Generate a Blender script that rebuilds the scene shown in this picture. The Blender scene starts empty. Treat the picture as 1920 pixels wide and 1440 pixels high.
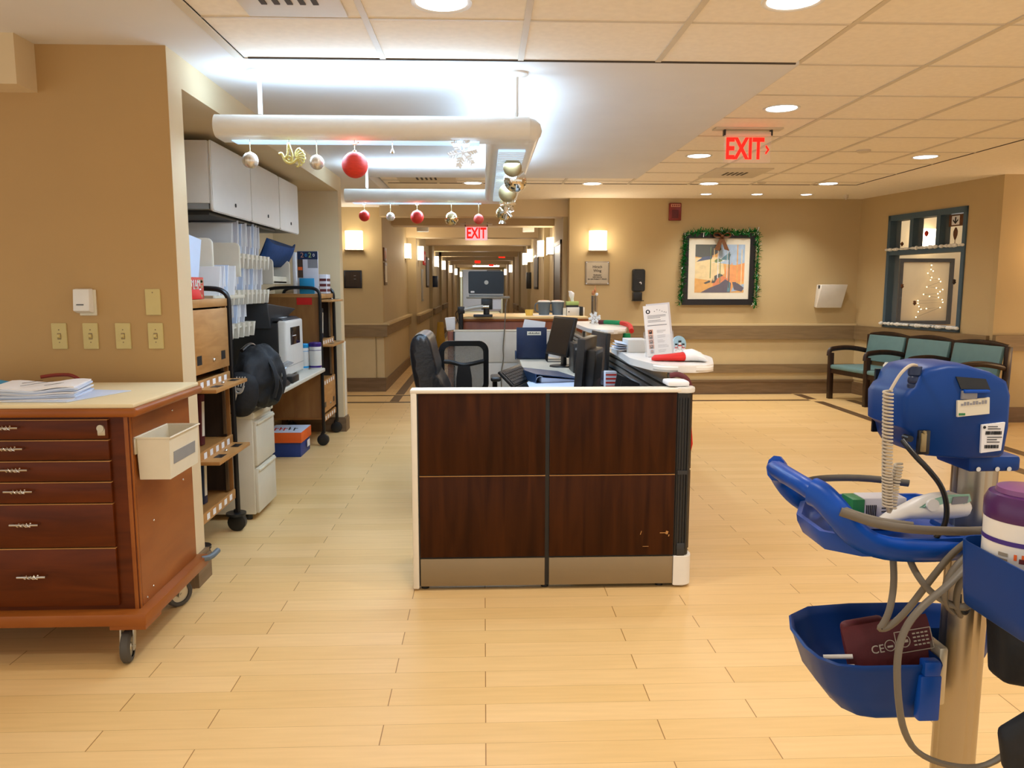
import bpy, bmesh, math, random
from mathutils import Matrix, Vector, Euler
random.seed(7)
PI = math.pi
D = bpy.data
COL = bpy.context.scene.collection
R = math.radians

# ---------------------------------------------------------------- materials
def lin(c):
    if isinstance(c, str):
        c = tuple(int(c[i:i+2], 16) / 255 for i in (0, 2, 4))
    return tuple((v / 12.92 if v <= .04045 else ((v + .055) / 1.055) ** 2.4) for v in c) + (1,)

def base(name):
    m = D.materials.new(name); m.use_nodes = True
    nt = m.node_tree
    return m, nt, nt.nodes['Principled BSDF']

def P(name, col, rough=.5, metal=0, var=.05, scale=14, bump=0, stretch=(1, 1, 1), coat=0, alpha=1, trans=0, bscale=None, spec=None):
    """plain painted / plastic / metal surface with a little procedural variation"""
    m, nt, b = base(name)
    c = lin(col)
    tc = nt.nodes.new('ShaderNodeTexCoord')
    mp = nt.nodes.new('ShaderNodeMapping'); mp.inputs['Scale'].default_value = stretch
    nt.links.new(tc.outputs['Object'], mp.inputs['Vector'])
    n = nt.nodes.new('ShaderNodeTexNoise'); n.inputs['Scale'].default_value = scale; n.inputs['Detail'].default_value = 3
    nt.links.new(mp.outputs['Vector'], n.inputs['Vector'])
    r = nt.nodes.new('ShaderNodeValToRGB')
    r.color_ramp.elements[0].position = .3; r.color_ramp.elements[1].position = .7
    r.color_ramp.elements[0].color = tuple(max(0, v * (1 - var)) for v in c[:3]) + (1,)
    r.color_ramp.elements[1].color = tuple(min(1, v * (1 + var)) for v in c[:3]) + (1,)
    nt.links.new(n.outputs['Fac'], r.inputs['Fac'])
    nt.links.new(r.outputs['Color'], b.inputs['Base Color'])
    b.inputs['Roughness'].default_value = rough
    b.inputs['Metallic'].default_value = metal
    if coat: b.inputs['Coat Weight'].default_value = coat
    if trans: b.inputs['Transmission Weight'].default_value = trans
    if spec is not None: b.inputs['Specular IOR Level'].default_value = spec
    if alpha < 1: b.inputs['Alpha'].default_value = alpha
    if bump:
        n2 = nt.nodes.new('ShaderNodeTexNoise'); n2.inputs['Scale'].default_value = bscale or scale * 4
        nt.links.new(mp.outputs['Vector'], n2.inputs['Vector'])
        bp = nt.nodes.new('ShaderNodeBump'); bp.inputs['Strength'].default_value = bump; bp.inputs['Distance'].default_value = .01
        nt.links.new(n2.outputs['Fac'], bp.inputs['Height'])
        nt.links.new(bp.outputs['Normal'], b.inputs['Normal'])
    return m

def wood(name, dark, light, rough=.4, scale=4, stretch=(12, 12, 1), coat=0, spec=.5):
    m, nt, b = base(name)
    tc = nt.nodes.new('ShaderNodeTexCoord')
    mp = nt.nodes.new('ShaderNodeMapping'); mp.inputs['Scale'].default_value = stretch
    nt.links.new(tc.outputs['Object'], mp.inputs['Vector'])
    n = nt.nodes.new('ShaderNodeTexNoise'); n.inputs['Scale'].default_value = scale
    n.inputs['Detail'].default_value = 6; n.inputs['Distortion'].default_value = .6
    nt.links.new(mp.outputs['Vector'], n.inputs['Vector'])
    r = nt.nodes.new('ShaderNodeValToRGB')
    r.color_ramp.elements[0].position = .35; r.color_ramp.elements[1].position = .68
    r.color_ramp.elements[0].color = lin(dark); r.color_ramp.elements[1].color = lin(light)
    nt.links.new(n.outputs['Fac'], r.inputs['Fac'])
    nt.links.new(r.outputs['Color'], b.inputs['Base Color'])
    b.inputs['Roughness'].default_value = rough
    b.inputs['Specular IOR Level'].default_value = spec
    if coat: b.inputs['Coat Weight'].default_value = coat
    return m

def glow(name, col, strength):
    m, nt, b = base(name)
    c = lin(col)
    b.inputs['Base Color'].default_value = c
    b.inputs['Emission Color'].default_value = c
    b.inputs['Emission Strength'].default_value = strength
    return m

def floor_mat():
    m, nt, b = base('maple_plank_floor')
    g = nt.nodes.new('ShaderNodeNewGeometry')
    mp = nt.nodes.new('ShaderNodeMapping'); mp.inputs['Location'].default_value = (0, .018, 0); mp.inputs['Scale'].default_value = (.3, 1, 1)
    nt.links.new(g.outputs['Position'], mp.inputs['Vector'])
    br = nt.nodes.new('ShaderNodeTexBrick')
    br.offset = .37; br.offset_frequency = 2; br.squash = 1; br.squash_frequency = 2
    br.inputs['Scale'].default_value = 1
    br.inputs['Brick Width'].default_value = .285; br.inputs['Row Height'].default_value = .1205
    br.inputs['Mortar Size'].default_value = .00055; br.inputs['Mortar Smooth'].default_value = .1; br.inputs['Bias'].default_value = 0
    br.inputs['Color1'].default_value = lin('e3be80'); br.inputs['Color2'].default_value = lin('ebc88f')
    br.inputs['Mortar'].default_value = lin('9a7038')
    nt.links.new(mp.outputs['Vector'], br.inputs['Vector'])
    mp2 = nt.nodes.new('ShaderNodeMapping'); mp2.inputs['Scale'].default_value = (1.2, 14, 1)
    nt.links.new(g.outputs['Position'], mp2.inputs['Vector'])
    n = nt.nodes.new('ShaderNodeTexNoise'); n.inputs['Scale'].default_value = 3; n.inputs['Detail'].default_value = 5
    nt.links.new(mp2.outputs['Vector'], n.inputs['Vector'])
    r = nt.nodes.new('ShaderNodeValToRGB')
    r.color_ramp.elements[0].color = (.86, .84, .80, 1); r.color_ramp.elements[1].color = (1.05, 1.05, 1.05, 1)
    nt.links.new(n.outputs['Fac'], r.inputs['Fac'])
    mx = nt.nodes.new('ShaderNodeMix'); mx.data_type = 'RGBA'; mx.blend_type = 'MULTIPLY'; mx.inputs['Factor'].default_value = 1
    nt.links.new(br.outputs['Color'], mx.inputs['A']); nt.links.new(r.outputs['Color'], mx.inputs['B'])
    nt.links.new(mx.outputs['Result'], b.inputs['Base Color'])
    b.inputs['Roughness'].default_value = .38
    b.inputs['Specular IOR Level'].default_value = .4
    return m

WALL = 'bea679'
M = dict(
    floor=floor_mat(),
    inlay=wood('dark_floor_inlay', '57402a', '6d5236', .4, 3, (2, 12, 1)),
    inlay_thin=wood('dark_thin_inlay', '4a3322', '5c432c', .4, 3, (2, 12, 1)),
    wall=P('tan_wall_paint', WALL, .7, var=.02, scale=3, bump=.03, bscale=200),
    wallc=P('corridor_tan_paint', 'bdaa84', .7, var=.02, scale=3),
    wallp=P('shaded_tan_wall_paint', 'b8945f', .7, var=.02, scale=3, bump=.03, bscale=200),  # same tan paint, darkened so the pillar's dimmer light is in the colour
    wall2=P('pale_tan_wall_paint', 'd9c39c', .7, var=.02, scale=3, bump=.03, bscale=200),
    wainscot=P('cream_wainscot_vinyl', 'cbb68a', .6, var=.03, scale=6),
    ceil=P('ceiling_tile_white', 'f6ecdc', .85, var=.03, scale=30, bump=.05, bscale=300),
    soffit=P('soffit_paint', 'e0dcd8', .8, var=.02, scale=3),
    tbar=P('ceiling_grid_metal', 'd6cab6', .5, var=.02),
    gap=P('dark_shadow_gap', '4a4036', .8),
    base=wood('brown_base_trim', '6f573a', '80664a', .5, 3, (1, 1, 10)),
    rail=wood('taupe_rail_vinyl', '7d6748', '8d7654', .5, 3, (1, 1, 10)),
    white=P('white_enamel', 'e6e3dc', .35, var=.02),
    cream=P('cream_plastic', 'ded6bf', .45, var=.02),
    almond=P('almond_plastic', 'cbb878', .45, var=.02),
    putty=P('putty_metal', 'd8cfba', .45, var=.02),
    cabinet=P('grey_white_laminate', 'dcd8d0', .4, var=.015),
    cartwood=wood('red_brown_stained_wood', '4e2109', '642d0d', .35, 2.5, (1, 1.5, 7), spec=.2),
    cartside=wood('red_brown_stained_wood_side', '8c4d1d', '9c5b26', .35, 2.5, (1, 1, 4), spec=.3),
    cream_top=P('cream_laminate_top', 'e6d7ae', .4, var=.03, scale=5),
    chrome=P('chrome', 'd0cdc8', .18, 1, var=.03),
    steel=P('brushed_steel', 'b2a793', .33, 1, var=.1, scale=6, stretch=(1, 1, .05)),
    dsteel=P('zinc_bracket', 'c5bda8', .4, .7, var=.05),
    rubber=P('grey_rubber', '4a4640', .7, var=.08),
    black=P('black_plastic', '17181a', .4, var=.1),
    blackm=P('black_enamel_tube', '141416', .3, var=.05),
    dkgrey=P('dark_grey_plastic', '2a2c30', .45, var=.08),
    grey=P('grey_plastic', '8d8f90', .5, var=.04),
    bluegrey=P('blue_grey_plastic', '5d6a74', .5, var=.04),
    leather=P('black_leather', '14171c', .32, var=.15, scale=18, bump=.25, bscale=40),
    nylon=P('black_nylon', '0f1319', .7, var=.3, scale=20, bump=.3, bscale=30),
    silverm=P('silver_print', 'b9b6ae', .4, .3, var=.05),
    mesh=P('grey_mesh_fabric', '6a675f', .8, var=.3, scale=260, alpha=.7),
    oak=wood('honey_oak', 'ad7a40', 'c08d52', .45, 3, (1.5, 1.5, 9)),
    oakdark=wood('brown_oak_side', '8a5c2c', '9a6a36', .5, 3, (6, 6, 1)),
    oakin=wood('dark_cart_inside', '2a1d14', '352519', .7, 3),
    walnut=wood('walnut_laminate', '2e1506', '46230b', .4, 2.2, (9, 9, .7), spec=.12),
    taupe=P('taupe_kick_panel', '8d7a5c', .45, .2, var=.03, stretch=(.2, 1, 1)),
    offwhite=P('off_white_trim', 'e8e0cf', .4, var=.02),
    counterw=P('white_solid_surface', 'f0ece6', .3, var=.015),
    panelw=P('white_desk_panel', 'd4d0c8', .5, var=.02),
    deskt=P('cream_desk_top', 'dcd6c6', .45, var=.02),
    slat=P('grey_slat_metal', '8f8a80', .4, .5, var=.05),
    paper=P('white_paper', 'eceaea', .8, var=.03, scale=8),
    paper2=P('grey_white_paper', 'd6d4da', .8, var=.04, scale=8),
    paperblue=P('blue_white_paper', 'cdd9ee', .7, var=.03, scale=8),
    manila=P('manila_folder', 'dfa750', .7, var=.04),
    ink=P('black_ink', '222226', .7),
    greyink=P('grey_ink', '8b8b90', .7),
    redg2=P('red_paper_ball', 'd0301a', .55, var=.15, scale=30, bump=.2, stretch=(1, 1, 8)),
    mirror_gold=P('mirror_gold', 'd8c69a', .12, 1, var=.04),
    copper=P('copper_figure', 'd08a5a', .35, .4),
    skyp=P('pale_blue_board', 'a9cfe0', .5),
    yellowtub=P('yellow_tub', 'e8c862', .5),
    screen_lid=P('dark_laptop_lid', '11202c', .35, var=.08),
    plaqueg=P('grey_plaque', '8f8474', .5), plaquef=P('plaque_face', 'b3a793', .5),
    clear2=P('picture_glass', 'f4f6f8', .05, alpha=.06, var=.01), clear3=P('clear_tube', 'd8dcdc', .2, alpha=.5),
    cordl=P('pale_cord', 'b8ac98', .5), purplelid2=P('mauve_lid', '7a4a7c', .3), snowm=P('matte_snow', 'eceae2', .9, var=.04, scale=40),
    glass=P('window_glass', 'eef2f2', .04, alpha=.05, var=.01),
    navy=P('navy_vinyl', '14274a', .4, var=.06),
    navyl=P('navy_binder_cover', '2c4468', .35, var=.06),
    blue=P('deep_blue_plastic', '04387f', .42, var=.05, scale=10, spec=.25),
    bluet=P('bright_blue_plastic', '0848a8', .35, var=.05, scale=10, spec=.3),
    bluecloth=P('blue_cloth', '0b3a70', .8, var=.12, scale=12, bump=.2),
    cyan=P('cyan_card', '2794c4', .5, var=.04),
    royal=P('royal_blue_card', '173a86', .5, var=.04),
    sky=P('sky_blue_cap', '1d9bd8', .35),
    purple=P('purple_cap', '3a1f78', .35),
    purplelid=P('purple_lid', '4b2058', .3, var=.05),
    red=P('red_felt', 'd41c12', .6, var=.08),
    redm=P('red_matte_ornament', 'd22a18', .45, var=.08),
    redg=P('red_glitter_ornament', 'cf4532', .5, .2, var=.25, scale=220, bump=.4, bscale=300),
    orange=P('orange_card', 'e8621a', .5),
    silver=P('mirror_silver', 'e4dccb', .08, 1, var=.02),
    silverb=P('brushed_silver_white', 'd8d0c4', .22, .6, var=.3, scale=26, stretch=(3, 3, .4)),
    gold=P('matte_gold', 'a08c62', .5, .5, var=.12, scale=40),
    goldl=P('pale_gold', 'b8a67a', .42, .5, var=.1, scale=40),
    goldg=P('gold_glitter', 'cfc277', .45, .5, var=.3, scale=250, bump=.4, bscale=300),
    snow=P('white_glitter', 'e9eef2', .5, var=.05, scale=200),
    tinsel=P('green_tinsel', '12823a', .22, .6, var=.5, scale=60),
    bow=P('brown_ribbon', '6b4220', .5, .2, var=.3, scale=60),
    frameblack=P('black_frame', '17161c', .35, var=.05),
    mat=P('cream_mat_board', 'e6dfcb', .7, var=.02),
    maroon=P('maroon_cuff', '5b1a1e', .6, var=.12, scale=20, bump=.1),
    teal=P('teal_vinyl', '64888c', .5, var=.05, scale=10),
    espresso=wood('espresso_wood', '20120c', '331d13', .35, 3),
    bluefr=P('slate_blue_frame', '3f586a', .45, var=.04),
    alarm=P('red_alarm_body', '7a1c14', .4),
    green=P('green_card', '1a7a42', .5),
    greenelf=P('green_felt', '138a52', .8, var=.08),
    palegreen=P('pale_green_card', 'a9bf6e', .6),
    mint=P('mint_plastic', '9cc9b6', .4),
    yellow=P('yellow_plastic', 'c9a02a', .5),
    clear=P('clear_acrylic', 'e8ecf0', .1, alpha=.13, var=.01),
    smoke=P('smoked_acrylic', '8a9096', .12, alpha=.5, var=.02),
    cable=P('grey_cable', '6d6558', .5, var=.04),
    skin=P('printed_photo_tan', 'c98f74', .7),
    brownctr=wood('red_brown_counter_front', '8a4420', '9a5028', .4, 3, (9, 9, 1)),
    beech=P('beech_top', 'e3c48c', .4, var=.04, scale=5, stretch=(.4, 3, 1)),
    doorwood=wood('dark_door', '3a2a1e', '4a3728', .4, 3, (8, 8, .7)),
    screen=P('dark_screen', '15181f', .15, var=.05),
    pinkish2=P('pale_lilac_wall', 'd6c8c4', .7, var=.02),
    pinkish=P('pale_mauve_door', 'c2a9a0', .6, var=.02),
    e_sconce=glow('lit_sconce_glass', 'fff0d0', 5.0),
    e_cool=glow('lit_cool_lens', 'b4d4f4', .95),
    e_can=glow('lit_can_lamp', 'eaf2ff', 9),
    e_red=glow('lit_red_letters', 'ff1005', 1.7),
    e_redfar=glow('lit_red_far', 'ff1408', 3),
    e_bulb=glow('lit_fairy_bulb', 'ffe6b4', 12),
    e_far=glow('lit_far_tube', 'e6ecff', 4),
    e_face=glow('lit_exit_face', 'f0dfee', .55),
)

# ---------------------------------------------------------------- builder
WM = {}
class MB:
    def __init__(s, smooth=35):
        s.bm = bmesh.new(); s.mats = []; s.cur = 0; s.smooth = smooth
    def use(s, m):
        m = M[m] if isinstance(m, str) else m
        if m not in s.mats: s.mats.append(m)
        s.cur = s.mats.index(m); return s
    def _f(s, vs):
        try:
            f = s.bm.faces.new(vs); f.material_index = s.cur; return f
        except ValueError:
            return None
    def poly(s, pts):
        s._f([s.bm.verts.new(p) for p in pts]); return s
    def hexa(s, p, bev=0, seg=2):
        v = [s.bm.verts.new(q) for q in p]
        fs = [s._f([v[i] for i in q]) for q in ((0, 3, 2, 1), (4, 5, 6, 7), (0, 1, 5, 4), (1, 2, 6, 5), (2, 3, 7, 6), (3, 0, 4, 7))]
        if bev:
            es = list({e for f in fs for e in f.edges})
            r = bmesh.ops.bevel(s.bm, geom=es, offset=bev, segments=seg, affect='EDGES', profile=.5)
            for f in r['faces']: f.material_index = s.cur
        return s
    def box(s, x0, x1, y0, y1, z0, z1, bev=0, seg=2):
        return s.hexa([(x0, y0, z0), (x1, y0, z0), (x1, y1, z0), (x0, y1, z0), (x0, y0, z1), (x1, y0, z1), (x1, y1, z1), (x0, y1, z1)], bev, seg)
    def obox(s, c, size, rot=(0, 0, 0), bev=0, seg=2):
        m = Matrix.Translation(c) @ Euler(rot).to_matrix().to_4x4()
        a, b, d = (v / 2 for v in size)
        return s.hexa([m @ Vector(q) for q in ((-a, -b, -d), (a, -b, -d), (a, b, -d), (-a, b, -d), (-a, -b, d), (a, -b, d), (a, b, d), (-a, b, d))], bev, seg)
    def rings(s, rings, caps=True, closed=True):
        vr = [[s.bm.verts.new(p) for p in r] for r in rings]
        n = len(vr[0])
        for a, b in zip(vr, vr[1:]):
            for i in range(n if closed else n - 1):
                j = (i + 1) % n
                s._f([a[i], a[j], b[j], b[i]])
        if caps:
            s._f(list(reversed(vr[0]))); s._f(vr[-1])
        return s
    def cyl(s, p0, p1, r, seg=16, r2=None, caps=True):
        p0, p1 = Vector(p0), Vector(p1); d = (p1 - p0)
        q = d.to_track_quat('Z', 'Y')
        r2 = r if r2 is None else r2
        f = lambda p, rr: [p + q @ Vector((rr * math.cos(2 * PI * i / seg), rr * math.sin(2 * PI * i / seg), 0)) for i in range(seg)]
        return s.rings([f(p0, r), f(p1, r2)], caps)
    def lathe(s, c, prof, seg=20, axis='z', caps=True):
        c = Vector(c)
        def pt(r, h, a):
            x, y = r * math.cos(a), r * math.sin(a)
            return c + Vector({'z': (x, y, h), 'y': (x, h, y), 'x': (h, x, y)}[axis])
        return s.rings([[pt(r, h, 2 * PI * i / seg) for i in range(seg)] for r, h in prof], caps)
    def sphere(s, c, r, seg=20, rows=12, sc=(1, 1, 1)):
        c = Vector(c); rg = []
        for j in range(rows + 1):
            t = PI * (j + (.02 if j == 0 else (-.02 if j == rows else 0))) / rows
            rg.append([c + Vector((r * sc[0] * math.sin(t) * math.cos(2 * PI * i / seg), r * sc[1] * math.sin(t) * math.sin(2 * PI * i / seg), -r * sc[2] * math.cos(t))) for i in range(seg)])
        return s.rings(rg)
    def tube(s, pts, r, seg=8, sm=1, closed=False, flat=None):
        pts = [Vector(p) for p in pts]
        for _ in range(sm):
            q = [] if closed else [pts[0]]
            n = len(pts)
            for i in range(n if closed else n - 1):
                a, b = pts[i], pts[(i + 1) % n]
                q += [a * .75 + b * .25, a * .25 + b * .75]
            if not closed: q.append(pts[-1])
            pts = q
        n = len(pts); rg = []; up = None
        for i, p in enumerate(pts):
            if closed: t = (pts[(i + 1) % n] - pts[i - 1]).normalized()
            else: t = (pts[min(i + 1, n - 1)] - pts[max(i - 1, 0)]).normalized()
            if up is None:
                up = Vector((0, 0, 1)) if abs(t.z) < .9 else Vector((0, 1, 0))
            sd = t.cross(up).normalized(); up = sd.cross(t).normalized()
            rx, ry = (r, r) if flat is None else flat
            rg.append([p + sd * (rx * math.cos(2 * PI * k / seg)) + up * (ry * math.sin(2 * PI * k / seg)) for k in range(seg)])
        if closed: rg.append(rg[0])
        return s.rings(rg, not closed)
    def prism(s, pts, d0, d1, ax='y', bev=0, seg=2):
        f = {'y': lambda a, b, d: (a, d, b), 'x': lambda a, b, d: (d, a, b), 'z': lambda a, b, d: (a, b, d)}[ax]
        lo = [s.bm.verts.new(f(a, b, d0)) for a, b in pts]; hi = [s.bm.verts.new(f(a, b, d1)) for a, b in pts]
        n = len(pts); fs = [s._f(lo), s._f(list(reversed(hi)))]
        for i in range(n): fs.append(s._f([lo[i], lo[(i + 1) % n], hi[(i + 1) % n], hi[i]]))
        if bev:
            es = list(set(fs[0].edges) | set(fs[1].edges))
            r = bmesh.ops.bevel(s.bm, geom=es, offset=bev, segments=seg, affect='EDGES')
            for q in r['faces']: q.material_index = s.cur
        return s
    def spin(s, c, ang, axis, start=0):
        """rotate the vertices made since index start"""
        s.bm.verts.ensure_lookup_table()
        bmesh.ops.rotate(s.bm, verts=list(s.bm.verts)[start:], cent=c, matrix=Matrix.Rotation(ang, 3, axis)); return s
    def n(s): return len(s.bm.verts)
    def build(s, name, mat=None, parent=None, local=False, kind=None, sub=0):
        if mat is not None and not s.mats: s.use(mat)
        me = D.meshes.new(name)
        bmesh.ops.recalc_face_normals(s.bm, faces=s.bm.faces[:])
        root = None; pm = Matrix()
        if parent is not None:
            pm = WM.get(parent.name, Matrix())
            if not local:
                s.bm.transform(pm.inverted())
            WM_new = pm
        s.bm.to_mesh(me); s.bm.free()
        for m in s.mats: me.materials.append(m)
        if s.smooth:
            for p in me.polygons: p.use_smooth = True
            me.set_sharp_from_angle(angle=R(s.smooth))
        o = D.objects.new(name, me); COL.objects.link(o)
        if parent is not None: o.parent = parent
        WM[o.name] = pm
        if kind: o['kind'] = kind
        if sub:
            md = o.modifiers.new('sub', 'SUBSURF'); md.levels = sub; md.render_levels = sub
        return o

def rrect(x0, x1, y0, y1, r, n=5):
    out = []
    for cx, cy, a0 in ((x1 - r, y1 - r, 0), (x0 + r, y1 - r, 90), (x0 + r, y0 + r, 180), (x1 - r, y0 + r, 270)):
        for i in range(n + 1):
            a = R(a0 + 90 * i / n); out.append((cx + r * math.cos(a), cy + r * math.sin(a)))
    return out

def thing(name, label, cat, loc=(0, 0, 0), rz=0, group=None):
    o = D.objects.new(name, None); COL.objects.link(o)
    o.empty_display_size = .1
    o.location = loc; o.rotation_euler = (0, 0, rz)
    WM[o.name] = Matrix.Translation(loc) @ Matrix.Rotation(rz, 4, 'Z')
    return tag(o, label, cat, group)
def tag(o, label, cat, group=None):
    o['label'] = label; o['category'] = cat
    if group: o['group'] = group
    return o
def struct(name, mb, mat=None):
    return mb.build(name, mat, kind='structure')
def dup(src, loc, rz=None, label=None, group=None):
    def cp(o, par):
        c = o.copy(); COL.objects.link(c)
        if par is not None: c.parent = par
        for ch in o.children: cp(ch, c)
        return c
    kids = list(src.children)
    c = src.copy(); COL.objects.link(c); c.location = loc
    if rz is not None: c.rotation_euler = (0, 0, rz)
    for k in kids: cp(k, c)
    WM[c.name] = Matrix.Translation(loc) @ Matrix.Rotation(c.rotation_euler.z, 4, 'Z')
    if label: c['label'] = label
    if group: c['group'] = group
    return c
def txt(body, size, mat, m4, parent, name='lettering', ext=.0008, align='CENTER', sx=1, off=0):
    """flat raised lettering: text plane local XY placed by the matrix m4 (world)"""
    cu = D.curves.new(name, 'FONT'); cu.body = body; cu.size = size; cu.extrude = ext; cu.align_x = align; cu.offset = off
    cu.align_y = 'CENTER'; cu.resolution_u = 3
    t = D.objects.new(name, cu); COL.objects.link(t)
    bpy.context.view_layer.update()
    me = D.meshes.new_from_object(t)
    D.objects.remove(t); D.curves.remove(cu)
    me.name = name
    pm = WM.get(parent.name, Matrix())
    me.transform(pm.inverted() @ m4 @ Matrix.Diagonal((sx, 1, 1, 1)))
    me.materials.clear(); me.materials.append(M[mat])
    o = D.objects.new(name, me); COL.objects.link(o); o.parent = parent
    WM[o.name] = pm
    return o
def face_cam(x, y, z, rz=0, tilt=0):      # lettering that reads from -y
    return Matrix.Translation((x, y, z)) @ Matrix.Rotation(rz, 4, 'Z') @ Matrix.Rotation(PI / 2 + tilt, 4, 'X')

# ---------------------------------------------------------------- camera
cam = D.cameras.new('camera'); co = D.objects.new('camera', cam); COL.objects.link(co)
cam.sensor_width = 36; cam.lens = 36 * 1450 / 1920; cam.clip_end = 200
co.location = (0, 0, 1.5)
co.rotation_euler = (PI / 2 - R(7.193), 0, -R(2.077))
bpy.context.scene.camera = co

# ---------------------------------------------------------------- setting
struct('floor', MB(0).box(-5, 9.2, -3, 50, -.1, 0), 'floor')
b = MB(0)
for y0, y1 in ((9.98, 10.07), (10.62, 10.69)): b.box(-4, 4.32, y0, y1, .0005, .002)
struct('trim_floor_lines', b, 'inlay_thin')
b = MB(0)
b.box(-1.24, -1.12, 10.75, 48, .0005, .002).box(-1.24, -1.12, 10.1, 10.6, .0005, .002)
b.box(.9, 1.0, 10.75, 48, .0005, .002)
b.box(4.33, 4.45, 3.0, 9.9, .0005, .002).box(4.33, 4.45, 10.1, 10.6, .0005, .002)
b.box(4.8, 4.92, 3.0, 10.0, .0005, .002)
struct('trim_floor_bands', b, 'inlay')

CZ, SZ = 2.69, 2.60
FZ = 2.606                                        # the tiles over the photographer hang a little lower
b = MB(0).use('ceil').box(1.56, 9, -3, 8.1, CZ, CZ + .1).box(-1.14, 9, 8.1, 11.1, CZ, CZ + .1).box(-1.16, 1.56, -3, 3.98, FZ, CZ + .1)
b.use('tbar')
for x in (-.487, .187, .867): b.box(x - .014, x + .014, -3, 3.975, FZ - .005, FZ)
for k in range(-9, 1):
    y = 3.40 + .625 * k; b.box(-1.16, 1.56, y - .007, y + .007, FZ - .004, FZ)
b.box(-1.2, -1.16, -3, 3.975, SZ - .006, FZ)
for x in (1.69, 2.4, 3.13, 3.86): b.box(x - .014, x + .014, -3, 9.2, CZ - .006, CZ)
for x in (-.52, .2, .925): b.box(x - .014, x + .014, 8.1, 9.2, CZ - .006, CZ)
for k in range(-9, 9):
    y = 3.63 + .667 * k; b.box(1.56 if y < 8.1 else -1.14, 4.4, y - .008, y + .008, CZ - .005, CZ)
b.use('gap').box(-1.1, 4.4, 9.2, 9.225, CZ - .004, CZ).box(4.4, 4.415, -1, 9.22, CZ - .004, CZ).box(-1.14, 1.56, 3.969, 3.98, SZ - .001, FZ)
struct('ceiling', b)
b = MB(0).use('soffit').box(-5, -1.16, -3, 11.1, SZ, SZ + .25).box(-1.16, 1.58, 3.98, 8.1, SZ, SZ + .25)
struct('ceiling_soffit', b)

# left pillar wall with the switches, the niche and its end pillar
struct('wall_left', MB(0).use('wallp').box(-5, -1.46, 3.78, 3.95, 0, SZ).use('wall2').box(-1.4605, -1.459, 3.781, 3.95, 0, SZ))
b = MB(0).use('wall2').box(-2.3, -2.12, 3.95, 8.0, 0, SZ)
struct('wall_niche_back', b)
struct('wall_niche_header', MB(0).use('wall2').box(-2.12, -1.46, 3.95, 8.0, 2.45, SZ))
struct('wall_niche_end', MB(0).use('wall2').box(-2.3, -1.46, 8.0, 8.17, 0, SZ))
b = MB(0).box(-5, -1.45, 3.765, 3.96, 0, .13).box(-1.47, -1.43, 3.77, 3.955, 0, .13).box(-1.47, -1.435, 7.995, 8.185, 0, .13).box(-2.1, -1.435, 7.985, 8.0, 0, .13)
b.box(-5, -1.44, 3.77, 3.958, .13, .15).box(-1.9, -1.44, 7.99, 8.18, .13, .15)
struct('baseboard_left', b, 'base')
struct('trim_corner_guard', MB().box(-1.461, -1.452, 8.09, 8.18, .14, .93, .003), 'offwhite')
struct('wall_bulkhead', MB(0).box(-5, -2.05, 3.62, 3.78, 2.385, SZ), 'wall2')

# far wall either side of the corridor mouth
struct('wall_far_left', MB(0).box(-5, -1.43, 11.1, 11.25, 0, CZ + .1), 'wall')
struct('wall_recess_side', MB(0).box(-5, -4.9, 3.95, 11.1, 0, CZ + .1), 'wall')
b = MB(0).box(1.17, 5.35, 10.68, 10.9, 0, CZ)
struct('wall_far', b, 'wall')
b = MB(0).box(-1.43, 1.3, 10.9, 11.2, 2.46, CZ + .1)
b.box(-2, 1.5, 11.2, 48.2, 2.62, 2.75)
for y0, d, z in ((12.3, .35, 2.44), (14.6, .4, 2.4), (17.2, .4, 2.4), (20.2, .4, 2.4), (23.6, .4, 2.4), (27.2, .5, 2.4), (32, .5, 2.4), (37, .5, 2.4), (42, .5, 2.4)):
    b.box(-1.43, 1.15, y0, y0 + d, z, 2.63)
struct('ceiling_corridor', b, 'wall2')
# corridor walls : a plain stretch, then pilasters with door recesses between
b = MB(0).box(-1.9, -1.43, 11.25, 14.8, 0, 2.62)
for y0, y1 in ((14.8, 18.2), (19.4, 22.4), (23.6, 26.6), (27.8, 31), (32.2, 35.4), (36.6, 40), (41.2, 48)): b.box(-1.9, -1.27, y0, y1, 0, 2.62)
b.box(-1.95, -1.6, 18.2, 48, 0, 2.62)
struct('wall_corridor_left', b, 'wallc')
b = MB(0).box(1.11, 1.4, 10.91, 13.2, 0, 2.62)
for y0, y1 in ((13.2, 17.0), (18.2, 21.4), (22.6, 25.8), (27, 31), (32.2, 35.4), (36.6, 40), (41.2, 48)): b.box(1.02, 1.4, y0, y1, 0, 2.62)
b.box(1.3, 1.5, 10.9, 48, 0, 2.62)
struct('wall_corridor_right', b, 'wallc')
struct('wall_corridor_end', MB(0).box(-1.9, 1.5, 48, 48.2, 0, 2.7), 'pinkish2')
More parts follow.
